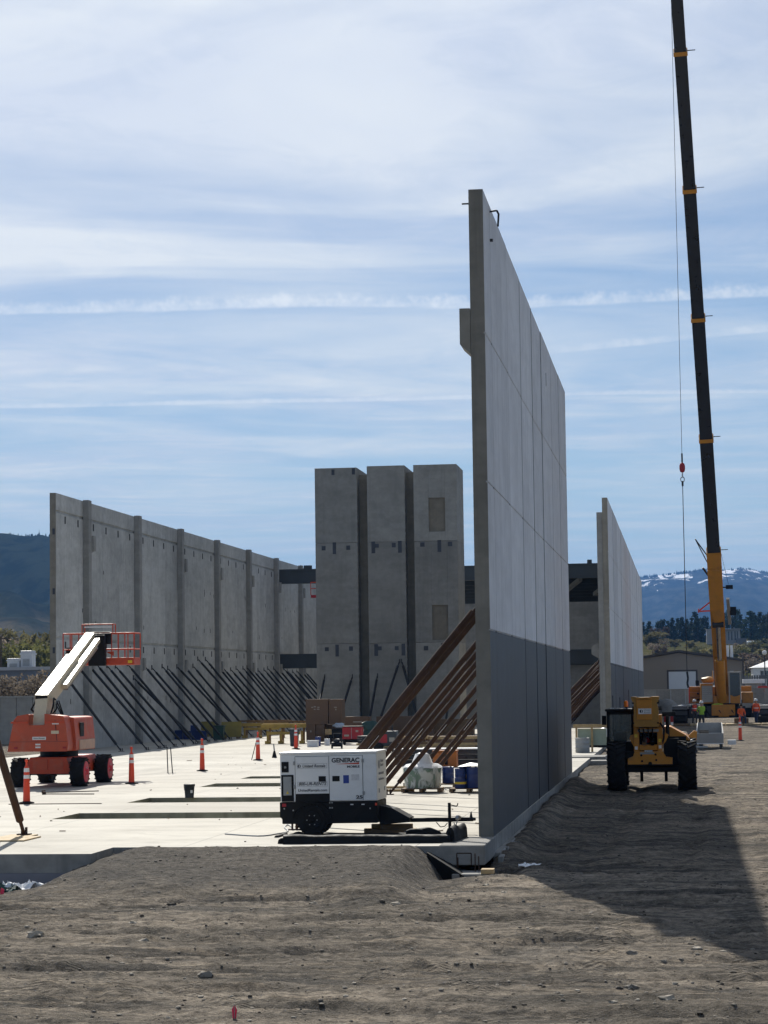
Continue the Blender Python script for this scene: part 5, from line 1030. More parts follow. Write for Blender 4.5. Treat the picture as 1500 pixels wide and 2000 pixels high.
for v in o.data.vertices: v.co += Vector((.05 * noise.noise(v.co * 5), .05 * noise.noise(v.co * 5 + Vector((3, 0, 0))), .05 * noise.noise(v.co * 4)))
MB().rock((-.05, -.24, .9), .06, (1, .4, 1.2), 2, sub=2).build('tear', POCKET, wl)
p = atz(871, 1533); pallet(p.x - .05, 69.2, 1.2, 1.0, 'timber pallet under the two blue drums behind the wrapped load')
drum(p.x - .12, 69.1, .127, .18, .5, BLUE, 'blue drum on the pallet behind the wrapped load, left one', group='blue drums by the near wall'); drum(p.x + .26, 69.3, .127, .18, .5, BLUE, 'blue drum on the pallet behind the wrapped load, right one', group='blue drums by the near wall')
p = atz(912, 1550); X5 = p.x; pallet(X5, 66.2, 1.1, 1.0, 'timber pallet of blue drums against the near wall end')
drum(X5 + .12, 66.0, .127, .19, .6, BLUE, 'tall blue drum on the right of the drum pallet', lbl=None, group='blue drums by the near wall'); drum(X5 - .24, 65.95, .127, .17, .3, BLUE, 'short blue drum at the bottom left of the drum pallet', lbl=YLABEL, group='blue drums by the near wall')
drum(X5 - .24, 65.97, .432, .16, .26, BLUE, 'short blue drum stacked on top at the left of the drum pallet', group='blue drums by the near wall'); drum(X5 - .15, 66.45, .127, .18, .62, BLUE, 'blue drum at the back of the drum pallet with yellow label', lbl=YLABEL, group='blue drums by the near wall')
sh = tag(MB().add([(X5 - .3, 65.85, .75), (X5 + .4, 65.85, .79), (X5 + .4, 66.5, .8), (X5 - .3, 66.5, .76), (X5 + .05, 66.1, .86)], [(0, 1, 4), (1, 2, 4), (2, 3, 4), (3, 0, 4)]).build('plastic_sheet', PLASTIC_W), 'white plastic sheet draped over the blue drums', 'plastic sheet')
so = sh.modifiers.new('solid', 'SOLIDIFY'); so.thickness = .01
for i, (px, py, l) in enumerate(((796, 1546, 'nearer'), (800, 1540, 'farther'))):
    p = atz(px - 20, py); tag(MB().bx(-.5, .5, -.07, .07, .003, .07).build('timber_offcut', WOOD, loc=p), 'timber offcut on the slab beside the wrapped load, the %s one' % l, 'timber')
# stores by the left wall
for i, (px, py, w, h, m, l) in enumerate(((350, 1444, .55, .5, BLUE, 'left'), (367, 1444, .5, .45, BLUE, 'second'), (384, 1445, .55, .5, BLUE, 'third'), (397, 1445, .45, .48, BLUE, 'right'))):
    p = atz(px, py); t = thing('storage_bin', 'dark blue storage bin at the left wall foot, %s of the row' % l, 'bin', p, 0, 'blue bins at the left wall'); MB().prism([(-w * .42, 0), (w * .42, 0), (w * .5, h), (-w * .5, h)], 'y', -.25, .25).build('tub', m, t, bevel=.02); MB().bx(-w * .52, w * .52, -.28, .28, h, h + .06).build('lid', BLUE, t)
p = atz(380, 1446); tag(MB().bx(-.28, .1, -.15, .15, .57, .9).build('carton', BLUE, loc=(p.x, p.y + .3, .0)), 'small blue carton on top of the blue bins', 'carton')
YG = pm('formply_yellow', (.28, .23, .06), .7, .2, 3, dirt=(.15, .12, .05))
for i, (a, b, y, l) in enumerate(((392, 420, 140, 'left'), (432, 470, 138, 'right'))):
    x0, x1 = aty(a, 1430, y).x, aty(b, 1430, y).x; t = thing('form_panel_stack', 'yellow plywood form panels leaning under the black braces, %s stack' % l, 'form panels', (x0, y, 0), 0, 'yellow form panels at the left wall')
    for k in range(3): o = MB().bx(0, x1 - x0, k * .09, k * .09 + .05, .12, 1.05 - .04 * k).build('form_panel', YG, t); o.rotation_euler.x = R(-8)
    MB().bx(.1, .25, -.2, .5, 0, .115).build('bearer', WOOD_D, t); MB().bx(x1 - x0 - .25, x1 - x0 - .1, -.2, .5, 0, .115).build('bearer', WOOD_D, t)
# far lift platform by the back beam
lp = thing('work_platform', 'small red work platform lifted beside the back beam left of the shafts', 'platform', (aty(611, 1155, 168).x + .35, 168, 0))
MB().bx(-.5, 1.2, 0, .8, 9.75, 9.95).build('platform_floor', RED, lp)
for x in (-.5, .1, .7, 1.2): MB().cyl((x, 0, 9.95), (x, 0, 10.9), .03, n=6).build('rail_post', ORANGE_D, lp)
MB().bx(-.5, 1.2, -.03, .03, 10.85, 10.93).build('rail', ORANGE_D, lp); MB().bx(-.5, 1.2, -.03, .03, 10.4, 10.46).build('rail', ORANGE_D, lp); MB().obox((.8, .5, 9.75), (3.2, 1.0, 0), .3, .3).build('mast', BLACK, lp)
# ------------------------------------------------------------------ between the walls
p = atz(1138, 1470); drum(p.x, p.y, 0, .32, .66, GREYPAINT, 'grey barrel at the slab edge between the two walls', 'barrel')
for i, (px, py, w, d, l) in enumerate(((1147, 1478, 1.5, 2.4, 'larger'), (1172, 1481, .8, 1.2, 'smaller'))):
    q = atz(px, py, .05); struct(MB().bx(-w / 2 - (.6 if i == 0 else 0), w / 2, 0, d, -.35, .05 - .1 * i).build('slab_edge', CURB, loc=(q.x, q.y, 0), bevel=.02))
tf = thing('formwork_screen', 'pale timber frame with a green sheet beyond the gap between the walls', 'frame', (aty(1124, 1440, 104).x, 104, 0))
for x in (0, .7, 1.5): MB().bx(x, x + .09, 0, .09, 0, 1.25).build('post', WOOD, tf)
MB().bx(-.1, 1.6, -.03, 0, 1.1, 1.25).build('rail', WOOD, tf); MB().bx(.1, 1.4, .1, .13, .3, 1.05).build('sheet', pm('pale_green_sheet', (.3, .36, .28), .7, .15, 3), tf)
rr = random.Random(21)
for i in range(7):
    q = aty(1153 + i * 5.2, 1412, 112); m = rr.choice([PLASTIC_W, BLACK, GREYPAINT, BINBLUE, STEEL, CRATE])
    t = thing('equipment_bag', '%s bundle in the equipment heap beyond the wall gap, %s from the left' % (m.name.replace('_', ' '), ORD[i]), 'equipment', (q.x, 112 + rr.uniform(-1, 1), 0), 0, 'equipment heap beyond the wall gap')
    MB().rock((0, 0, .3 + .18 * (i % 3)), rr.uniform(.22, .36), (1.1, .8, .8), i + 4, 0, 2, .4).build('body', m, t); MB().bx(-.3, .3, -.2, .2, 0, .3 + .1 * (i % 3)).build('stand', BLACK, t)
# skip with sloping sides below the crane
sk = thing('steel_skip', 'open grey steel skip with sloping floor lying in the dirt below the crane', 'skip', (aty(1361, 1440, 112).x, 112, gz(1.2, 112)))
w0, w1, dp = 1.28, 1.2, 4.6; GS = pm('pale_galv', (.26, .265, .26), .5, .12, 3, dirt=(.25, .22, .18))
def plate(vs, nm, m=GS, th=.04):
    o = MB().add(vs, [(0, 1, 2, 3)]).build(nm, m, sk); s_ = o.modifiers.new('solid', 'SOLIDIFY'); s_.thickness = th; return o
F0 = [(0, 0, .3), (w0, 0, .3), (w0, 0, .78), (0, 0, .78)]; B0 = [(.1, dp, .7), (.1 + w1, dp, .7), (.1 + w1, dp, 1.22), (.1, dp, 1.22)]
plate(F0, 'front_plate'); plate(B0, 'back_plate'); plate([F0[0], B0[0], B0[3], F0[3]], 'side_plate'); plate([F0[1], B0[1], B0[2], F0[2]], 'side_plate'); plate([F0[0], F0[1], B0[1], B0[0]], 'floor_plate', PLASTIC_W)
for k in range(4): MB().bx(.15, .6, 1.2 + k * .45, 1.45 + k * .45, .5 + k * .06, .7 + k * .06).build('grate_bar', BLACK, sk)
for x, y in ((.1, .2), (w0 - .2, .2), (.2, dp - .5), (w0 - .1, dp - .5)): MB().bx(x, x + .12, y, y + .12, 0, .5).build('leg', DARKSTEEL, sk)
MB().cyl((.5, -.3, .12), (-.8, -.6, .12), .06).build('drawbar', GREYPAINT, sk); MB().bx(1.5, 1.9, 1.0, 1.6, .2, .42).build('side_step', PLASTIC_W, sk)
cp = thing('plate_compactor', 'small yellow compactor machine between the telehandler and the skip', 'compactor', (aty(1343, 1440, 108).x, 108, gz(.3, 108)))
MB().prism([(-.3, .1), (.35, .1), (.45, .95), (.3, 1.0), (-.2, .55)], 'y', 0, .6).build('body', YELLOW, cp, bevel=.03); MB().lathe([(.2, 0), (.24, .18), (.15, .34), (.02, .36)], c=(-.2, .3, .6), n=14).build('air_filter', TAN, cp); MB().bx(-.4, .45, -.05, .65, 0, .12).build('base_plate', DARKSTEEL, cp); MB().bx(.42, .5, .1, .5, .4, .85).build('side_panel', GREYPAINT, cp)
# crane mats
for k in range(6):
    mt = thing('crane_mat', 'heavy timber mat under the crane tracks, %s from the left' % ORD[k], 'timber mat', (-.8 + k * 1.25, 162.6, 0), 0, 'timber mats under the crane')
    for j in range(4): MB().bx(.02 + j * .3, .3 + j * .3, 0, 2.6, .0, .13).build('timber', PLY if k else WOOD_D, mt, bevel=.01)
# ------------------------------------------------------------------ people
SKIN = pm('skin', (.42, .24, .16), .6, .08, 8); JEANS = pm('jeans', (.03, .045, .09), .85, .2, 8); BOOT = pm('boot', (.07, .045, .03), .8, .2, 8); DARKCLOTH = pm('dark_cloth', (.025, .026, .03), .9, .2, 8)
LIME = pm('lime_shirt', (.3, .52, .04), .75, .1, 8); ORSHIRT = pm('orange_shirt', (.85, .13, .02), .75, .1, 8); HAT = pm('hard_hat', (.82, .82, .8), .3, .03, 8); HAIR = pm('dark_hair', (.03, .02, .015), .9, .2, 20)
def person(label, loc, rz, shirt, pants, pose='stand', hat=True, vest=None):
    t = thing('person', label, 'person', loc, rz)
    seat = pose == 'sit'; hz = .62 if seat else .93
    J = {'pel': (0, 0, hz), 'sp': (0, .01, hz + .22), 'ch': (0, 0, hz + .45), 'nk': (0, 0, hz + .58), 'hd': (0, -.02, hz + .68), 'ht': (0, -.01, hz + .82)}
    E_ = [('pel', 'sp'), ('sp', 'ch'), ('ch', 'nk'), ('nk', 'hd'), ('hd', 'ht')]; Rd = {'pel': .15, 'sp': .14, 'ch': .165, 'nk': .055, 'hd': .095, 'ht': .07}
    for s, n in ((-1, 'l'), (1, 'r')):
        if seat: leg = [(s * .1, 0, hz - .02), (s * .14, -.42, hz - .04), (s * .15, -.4, .1), (s * .15, -.44, .05), (s * .16, -.58, .04)]
        else: k = .1 if pose == 'walk' else .02; leg = [(s * .1, 0, hz - .06), (s * .12, -.03 - s * k, .5), (s * .13, .02 - s * k * 2, .1), (s * .13, 0 - s * k * 2, .06), (s * .14, -.14 - s * k * 2, .035)]
        if pose == 'bend': arm = [(s * .2, 0, hz + .5), (s * .25, -.14, hz + .25), (s * .16, -.34, hz + .2), (s * .13, -.42, hz + .2)]
        elif seat: arm = [(s * .2, 0, hz + .5), (s * .27, -.05, hz + .24), (s * .18, -.28, hz + .1), (s * .15, -.35, hz + .08)]
        else: arm = [(s * .2, 0, hz + .5), (s * .27, .02, hz + .23), (s * .26, -.06, hz - .02), (s * .25, -.09, hz - .1)]
        for nm, P, rad in (('leg', leg, (.105, .07, .05, .05, .045)), ('arm', arm, (.065, .048, .035, .042))):
            prev = 'pel' if nm == 'leg' else 'ch'
            for i, q in enumerate(P): key = nm + n + str(i); J[key] = q; Rd[key] = rad[i]; E_.append((prev, key)); prev = key
    keys = list(J); me = bpy.data.meshes.new('body'); me.from_pydata([J[k] for k in keys], [(keys.index(a), keys.index(b)) for a, b in E_], [])
    o = bpy.data.objects.new('body', me); S.collection.objects.link(o); sm = o.modifiers.new('skin', 'SKIN'); o.modifiers.new('sub', 'SUBSURF').levels = 2
    for i, k in enumerate(keys): me.skin_vertices[0].data[i].radius = (Rd[k], Rd[k] * (.72 if k in ('pel', 'sp', 'ch') else 1)); 
    me.skin_vertices[0].data[0].use_root = True
    dg = bpy.context.evaluated_depsgraph_get(); m2 = bpy.data.meshes.new_from_object(o.evaluated_get(dg)); bpy.data.objects.remove(o)
    m2.materials.clear()
    for m in (SKIN, shirt, pants, BOOT): m2.materials.append(m)
    for p_ in m2.polygons:
        c = p_.center; p_.use_smooth = True; arm = abs(c.x) > .2
        if c.z > hz + .56: k = 0
        elif c.z < .13: k = 3
        elif seat and c.y < -.24 and c.z > hz + .02: k = 0
        elif not seat and arm and hz - .2 < c.z < hz + .04 and pose != 'bend': k = 0
        elif pose == 'bend' and c.y < -.3 and c.z > hz: k = 0
        elif c.z > hz + .02: k = 1
        else: k = 2
        p_.material_index = k
    m2.name = 'body'; link('body', m2, t); ht = hz + .74
    if hat: h = MB().lathe([(.155, 0), (.16, .012), (.128, .02), (.125, .08), (.09, .145), (.02, .16)], c=(0, -.02, ht + .03), n=16).build('hard_hat', HAT, t); MB().prism([(-.1, -.13), (.1, -.13), (.07, -.21), (-.07, -.21)], 'z', ht + .03, ht + .045).build('brim', HAT, h)
    else: MB().lathe([(.1, 0), (.11, .06), (.07, .12), (.01, .13)], c=(0, 0, ht), n=14).build('hair', HAIR, t)
    if vest: 
        MB().lathe([(.165, hz + .08), (.175, hz + .25), (.2, hz + .45), (.17, hz + .53)], c=(0, 0, 0), n=16).build('vest', vest, t).scale = (1, .82, 1)
        MB().lathe([(.185, hz + .22), (.19, hz + .27)], n=16).build('reflective_band', REFLECT, t).scale = (1, .84, 1)
    MB().prism([(-.018, -.1), (.018, -.1), (0, -.135)], 'z', ht - .07, ht - .02).build('nose', SKIN, t)
    return t
p = aty(1371, 1420, 152); person('person in a lime shirt and white hard hat standing behind the skip', (p.x, 152, 0), R(200), LIME, DARKCLOTH, 'bend')
p = aty(1448, 1400, 163); ps = person('person in an orange shirt and jeans seated in front of the crane', (p.x, 163.2, 0), R(20), ORSHIRT, JEANS, 'sit', hat=False)
tag(MB().bx(-.5, .5, -.15, .3, 0, .5).build('timber_block', WOOD_D, loc=(p.x, 163.3, 0), bevel=.01), 'dark timber block under the seated person by the crane', 'timber block')
p = aty(1477, 1408, 166); person('person in an orange vest and white hard hat walking at the crane', (p.x, 165.5, 0), R(-30), ORSHIRT, JEANS, 'walk', vest=pm('orange_vest', (.75, .1, .04), .7, .1, 8))
p = aty(1350, 1412, 166); person('person in a dark shirt and orange vest behind the left crane track', (p.x + .25, 166.0, 0), R(30), DARKCLOTH, DARKCLOTH, 'stand', vest=pm('orange_vest_dark', (.55, .06, .03), .7, .1, 8))
# ------------------------------------------------------------------ litter at the front
def sheet(name, label, cat, c, w, d, mat, seed, amp=.12):
    n = 12; vs = []
    for i in range(n + 1):
        for j in range(n + 1):
            x, y = (i / n - .5) * w, (j / n - .5) * d; q = Vector((x * 4 / w, y * 4 / d, seed))
            vs.append((x + .15 * w * noise.noise(q + Vector((9, 0, 0))), y + .15 * d * noise.noise(q), amp * (noise.noise(q * 1.3) + .7 * noise.noise(q * 3) + .35)))
    o = MB().add(vs, [(i * (n + 1) + j, i * (n + 1) + j + 1, (i + 1) * (n + 1) + j + 1, (i + 1) * (n + 1) + j) for i in range(n) for j in range(n)], 0, False).build(name, mat, loc=c)
    o.modifiers.new('s', 'SOLIDIFY').thickness = .006; return tag(o, label, cat)
p = aty(45, 1722, 41.4); sheet('plastic_sheet', 'crumpled white plastic sheet in the hollow at the lower left corner', 'plastic sheet', (p.x, 41.4, -.56), .75, .5, PLASTIC_W, 3, .17)
p = aty(6, 1738, 41.0); sheet('plastic_sheet', 'crumpled green plastic sheet at the left frame edge', 'plastic sheet', (p.x, 41.0, -.58), .5, .4, GREEN_D, 5, .15)
p = atz(1035, 1700, -.5); sheet('plastic_sheet', 'pale plastic scrap lying in the shadow near the wall end', 'plastic sheet', (p.x, p.y, gz(p.x, p.y) + .02), .42, .5, PLASTIC_W, 7, .05)
p = atz(985, 1714, -.5); sheet('plastic_sheet', 'white plastic scrap on the dirt in front of the footing', 'plastic sheet', (p.x, p.y, gz(p.x, p.y) + .03), .32, .3, PLASTIC_W, 8, .06)
p = atz(458, 1992, -.52); fl = thing('marker_flag', 'small pink marker flag in the foreground dirt', 'flag', (p.x, p.y, gz(p.x, p.y)))
PINK = pm('flag_pink', (.9, .05, .12), .6, .08, 9); MB().cyl((0, 0, -.05), (.0, 0, .16), .004, n=5).build('wire', STEEL, fl); MB().add([(-.02, 0, .0), (.015, .01, .0), (.03, .0, .09), (.0, .012, .15), (-.03, 0, .1)], [(0, 1, 2, 3, 4)]).build('ribbon', PINK, fl).modifiers.new('s', 'SOLIDIFY').thickness = .003
p = aty(3, 1765, 39.9); fl = thing('marker_flag', 'bright pink ribbon at the left edge below the plastic', 'flag', (p.x, p.y, gz(p.x, p.y))); MB().prism([(-.03, 0), (.04, 0), (.05, .09), (-.01, .12)], 'y', 0, .004).build('ribbon', PINK, fl)
# ------------------------------------------------------------------ neighbourhood
TANW = pm('tan_cladding', (.22, .185, .15), .7, .05, .5); TRIM = pm('brown_trim', (.05, .04, .035), .6, .1, 2); DOORW = pm('door_white', (.55, .58, .62), .5, .04, 1)
def shed():
    Y = 330.0; xl = aty(1204, 1300, Y).x; xr = aty(1450, 1300, Y).x; ze = aty(1450, 1291, Y).z; zp = aty(1327, 1275, Y).z
    t = thing('metal_building', 'tan metal building with a low gable roof behind the crane', 'building', (xl, Y, 0)); w = xr - xl
    MB().prism([(0, 0), (w, 0), (w, ze), (w / 2, zp), (0, ze)], 'y', 0, 30).build('wall', TANW, t)
    for s in (0, 1):
        a = (-.4, ze - .05) if s == 0 else (w / 2, zp + .12); b = (w / 2, zp + .12) if s == 0 else (w + .4, ze - .05)
        MB().prism([a, b, (b[0], b[1] + .3), (a[0], a[1] + .3)], 'y', -.5, 30.5).build('roof', TRIM, t)
    MB().bx(w + .002, w + .2, -.1, .15, 0, ze).build('downpipe', TRIM, t)
    x0, x1 = aty(1306, 1320, Y).x - xl, aty(1359, 1320, Y).x - xl; zt = aty(1306, 1312, Y).z
    dr = MB().bx(x0, x1, -.05, .02, 0, zt).build('roller_door', DOORW, t); MB().bx(x0 - .25, x0, -.08, .02, 0, zt + .25).bx(x1, x1 + .25, -.08, .02, 0, zt + .25).bx(x0, x1, -.08, .02, zt, zt + .25).build('door_frame', TRIM, dr)
    for k in range(6): MB().bx(x0, x1, -.07, -.05, k * zt / 6, k * zt / 6 + .04).build('door_panel', DOORW, dr)
    for px in (1422, 1430): x = aty(px, 1285, Y).x - xl; MB().cyl((x, 2, ze), (x, 2, zp + 1.0), .2).build('roof_vent', REFLECT, t)
    MB().bx(w * .9, w * .93, -.12, .02, 4.2, 4.6).build('wall_lamp', GREYPAINT, t)
shed()
MASON = concrete('yard_wall', (.3, .27, .235), .2); MASON2 = concrete('pale_yard_wall', (.36, .33, .29), .2)
def ywall(label, px0, px1, y, zt, mat, n=6, th=.25):
    x0, x1 = aty(px0, 1350, y).x, aty(px1, 1350, y).x; t = thing('yard_wall', label, 'wall', (x0, y, 0)); L = x1 - x0
    for k in range(n): MB().bx(L * k / n + .02, L * (k + 1) / n - .02, 0, th, -.3, zt).build('wall_panel', mat, t)
    MB().bx(0, L, -.05, th + .05, zt, zt + .1).build('coping', mat, t)
ywall('tan yard wall in front of the tan metal building', 1225, 1395, 300, 2.1, MASON)
ywall('pale block wall beyond the crane at the right edge', 1395, 1640, 212, 2.35, MASON2, 10)
ywall('low grey concrete wall left of the boom lift, beyond the slab', -160, 96, 133, 2.7, concrete('grey_yard_wall', (.3, .3, .285), .2), 8)
vt = thing('concrete_vault', 'grey domed concrete vault lying beyond the telehandler', 'vault', (aty(1302, 1370, 205).x, 205, 0)); MB().lathe([(1.0, 0), (1.0, .9), (.9, 1.15), (.55, 1.5), (.15, 1.62), (.02, 1.63)], n=20).build('dome', CURB, vt); MB().lathe([(1.06, 0), (1.06, .14)], n=20).build('collar', CURB, vt)
tp = thing('sand_bag_pile', 'pale heap of filled bags in front of the tan yard wall', 'bags', (aty(1330, 1375, 260).x, 260, 0))
for k in range(5): MB().rock((k * .7 - 1.4, 0, .25), .5, (1.2, .8, .6), k, 0, 2, .3).build('bag', PLASTIC_W if k == 2 else CURB, tp)
# fence, trailer and barriers on the right
def fence():
    y = 262; x0, x1 = aty(1448, 1325, y).x, aty(1640, 1325, y).x; t = thing('metal_fence', 'grey slatted fence behind the red barriers at the right edge', 'fence', (x0, y, 0)); L = x1 - x0
    G = pm('fence_grey', (.13, .14, .15), .6, .1, 3)
    for k in range(int(L / .28)): MB().bx(k * .28, k * .28 + .2, 0, .04, .3, 3.75).build('slat', G, t)
    for k in range(int(L / 2.4) + 1): MB().bx(k * 2.4, k * 2.4 + .12, .05, .17, 0, 3.85).build('post', G, t)
    MB().bx(0, L, .045, .09, 3.4, 3.5).build('rail', G, t)
fence()
y = 246; tr = thing('flatbed_trailer', 'white flat trailer parked behind the red barriers', 'trailer', (aty(1451, 1335, y).x, y, 0)); L = aty(1494, 1335, y).x - tr.location.x
MB().bx(0, L, 0, 2.4, 2.85, 3.3).build('deck', REFLECT, tr, bevel=.03); MB().bx(.3, L - .3, .4, 2.0, 1.6, 2.84).build('body', GREYPAINT, tr)
for x in (.5, L - .6): MB().lathe([(.25, -.15), (.5, -.15), (.5, .15), (.25, .15)], c=(x, .2, .5), n=16, axis='y').build('wheel', RUBBER, tr); MB().bx(x - .1, x + .1, .3, .6, .5, 1.62).build('leg', BLACK, tr)
for i in range(4):
    y = 236; x = aty(1478, 1341, y).x + i * 1.25; b = thing('water_barrier', 'red plastic barrier on blocks behind the pale wall, %s from the crane' % ORD[i], 'barrier', (x, y, 0), 0, 'red barriers at the right edge')
    MB().prism([(0, 1.95), (1.2, 1.95), (1.15, 2.25), (1.05, 2.6), (.15, 2.6), (.05, 2.25)], 'y', 0, .5).build('shell', pm('barrier_red', (.5, .03, .02), .5, .1, 3) if i == 0 else bpy.data.materials['barrier_red'], b, bevel=.04); MB().bx(.1, 1.1, 0, .5, 0, 1.94).build('block', CURB, b)
y = 300; wb = thing('site_office', 'white building with a white hipped roof at the right edge', 'building', (aty(1471, 1310, y).x, y, 0)); w = 12
zt = aty(1471, 1304, y).z; MB().bx(0, w, 0, 9, 0, zt).build('wall', REFLECT, wb); MB().add([(-.3, -.3, zt), (w + .3, -.3, zt), (w + .3, 9.3, zt), (-.3, 9.3, zt), (w * .3, 4.5, zt + 1.5), (w * .7, 4.5, zt + 1.5)], [(0, 1, 5, 4), (1, 2, 5), (2, 3, 4, 5), (3, 0, 4), (3, 2, 1, 0)]).build('roof', pm('white_roof', (.8, .8, .8), .4, .03, 1), wb)
for x in (1.0, 1.6, 3.2): wn = MB().bx(x, x + .35, -.04, .0, 3.4, 4.4).build('window', GLASS, wb); MB().bx(x - .06, x, -.06, .0, 3.35, 4.45).build('window_frame', TRIM, wn)
lpole = thing('light_pole', 'dark pole with a round white lamp in front of the white building', 'lamp', (aty(1495, 1350, 280).x, 280, 0)); MB().cyl((0, 0, 0), (0, 0, 6.3), .07).build('pole', DARKSTEEL, lpole); MB().rock((0, 0, 6.5), .3, (1, 1, 1), 0, 0, 2, .05).build('globe', HAT, lpole)
# ------------------------------------------------------------------ hillside on the right
HV = VN(9)
def hill_h(x, y):
    x = np.asarray(x, float); y = np.asarray(y, float)
    m = sst(-70, -20, x); h = np.interp(y, [380, 450, 560, 640, 700, 760, 1000, 1300], [-1, 1.2, 8, 12.5, 15.2, 17, 19, 24])
    return h * m + 1.6 * HV.fbm(x * .02, y * .02, 4) * sst(400, 520, y) - .6 * (1 - m)
def grid_obj(name, xs, ys, hf, mat):
    X, Y = np.meshgrid(xs, ys); Z = hf(X, Y); nx = len(xs); v = np.stack([X, Y, Z], -1).reshape(-1, 3)
    i = np.arange((len(ys) - 1) * nx).reshape(len(ys) - 1, nx)[:, :-1].ravel(); f = np.stack([i, i + 1, i + nx + 1, i + nx], -1)
    me = bpy.data.meshes.new(name); me.from_pydata(v.tolist(), [], f.tolist()); me.polygons.foreach_set('use_smooth', [True] * len(f)); me.materials.append(mat); return link(name, me)
def grass_mat():
    m, N, b = base_mat('hill_grass', 1.0, 0, 0.0); co = objc(N); a = N.noise(co, .02, 5, .6, .5); f = N.noise(co, .25, 6, .7)
    c = N.mix(N.smooth(a, .35, .65), (.055, .058, .022), (.09, .08, .04)); c = N.mix(N.smooth(f, .45, .7), c, (.04, .045, .018)); N.l(c, b.inputs['Base Color']); return m
struct(grid_obj('hillside', np.linspace(-120, 420, 110), np.linspace(380, 1300, 120), hill_h, grass_mat()))
def hz(x, y): return float(hill_h(np.array([x]), np.array([y]))[0])
def foliage(name, c0, c1, rough=.8):
    m, N, b = base_mat(name, rough, 0, .2); co = objc(N); info = N.nt.nodes.new('ShaderNodeObjectInfo').outputs['Random']
    n = N.noise(N.vmath('ADD', co, N.comb(N.math('MULTIPLY', info, 40.0), 0.0, 0.0)), .9, 4, .6)
    c = N.mix(N.smooth(n, .35, .65), c0, c1); c = N.scale(c, N.smooth(info, 0, 1, .75, 1.3)); N.l(c, b.inputs['Base Color'])
    tl = N.nt.nodes.new('ShaderNodeBsdfTranslucent'); N.l(c, tl.inputs[0]); mx = N.nt.nodes.new('ShaderNodeMixShader'); mx.inputs[0].default_value = .42 if name != 'conifer_needles' else .2
    N.l(b.outputs[0], mx.inputs[1]); N.l(tl.outputs[0], mx.inputs[2]); N.l(mx.outputs[0], N.nt.nodes['Material Output'].inputs[0]); return m
F_CON = foliage('conifer_needles', (.014, .028, .016), (.035, .055, .026)); F_OLIVE = foliage('olive_leaves', (.11, .1, .045), (.2, .18, .085)); F_BARE = foliage('bare_twigs', (.14, .115, .088), (.24, .2, .155)); F_RED = foliage('red_buds', (.07, .052, .042), (.12, .09, .07)); BARK = pm('bark', (.09, .065, .045), .9, .25, 4); F_GRN = foliage('spring_leaves', (.085, .088, .03), (.16, .16, .06))
def leaf_cloud(mb, c, r, n, size, rng, sq=(1, 1, 1), mi=0):
    for _ in range(n):
        d = Vector((rng.gauss(0, 1), rng.gauss(0, 1), rng.gauss(0, 1))).normalized() * (rng.random() ** .45)
        p = Vector((c[0] + d.x * r * sq[0], c[1] + d.y * r * sq[1], c[2] + d.z * r * sq[2])); s = size * rng.uniform(.6, 1.4)
        u = Vector((rng.gauss(0, 1), rng.gauss(0, 1), rng.gauss(0, 1))).normalized(); w = u.orthogonal().normalized(); w.rotate(Matrix.Rotation(rng.random() * 6.28, 3, u))
        x = u.cross(w); mb.add([p - w * s, p + x * s * .6, p + w * s, p - x * s * .6], [(0, 1, 2, 3)], mi)
def conifer_mesh(seed, h, r):
    rng = random.Random(seed); mb = MB(); lay = 15
    for k in range(lay):
        f = k / (lay - 1); z = h * (.1 + .88 * f); rr_ = r * (1 - f) ** .8 * (1 + .25 * rng.uniform(-1, 1)) + .1
        for j in range(max(3, int(9 * (1 - f) + 3))):
            a = rng.random() * 6.28; q = rr_ * rng.uniform(.45, .95); leaf_cloud(mb, (math.cos(a) * q, math.sin(a) * q, z + rng.uniform(-.35, .2) * h / lay), r * .26, 14, h * .035, rng, (1, 1, .55))
    return mb
def round_mesh(seed, h, r, n=26, leaf=.05, per=34, base=.35):
    rng = random.Random(seed); mb = MB()
    for k in range(n):
        a = rng.random() * 6.28; el = rng.uniform(-.5, 1); q = rng.uniform(.3, .85); c = (math.cos(a) * r * q, math.sin(a) * r * q, h * (base + (1 - base) * .5) + el * h * (1 - base) * .42); leaf_cloud(mb, c, r * .34, per, h * leaf, rng, (1, 1, .8))
    return mb
def trunk_mesh(h, r, seed, limbs=6, top=.8):
    rng = random.Random(seed); mb = MB().cyl((0, 0, -.5), (rng.uniform(-.1, .1), 0, h * top), r, r * .3, n=7)
    for k in range(limbs):
        z = h * rng.uniform(.25, .7); a = rng.random() * 6.28; l = h * rng.uniform(.2, .38); e = Vector((math.cos(a) * l * .7, math.sin(a) * l * .7, z + l * .75)); mb.cyl((0, 0, z), e, r * .4, r * .12, n=5)
        for _ in range(2): b = rng.random() * 6.28; mb.cyl(Vector((0, 0, z)).lerp(e, .6), e + Vector((math.cos(b), math.sin(b), .8)) * l * .3, r * .2, r * .05, n=4)
    return mb
MESHES = {}
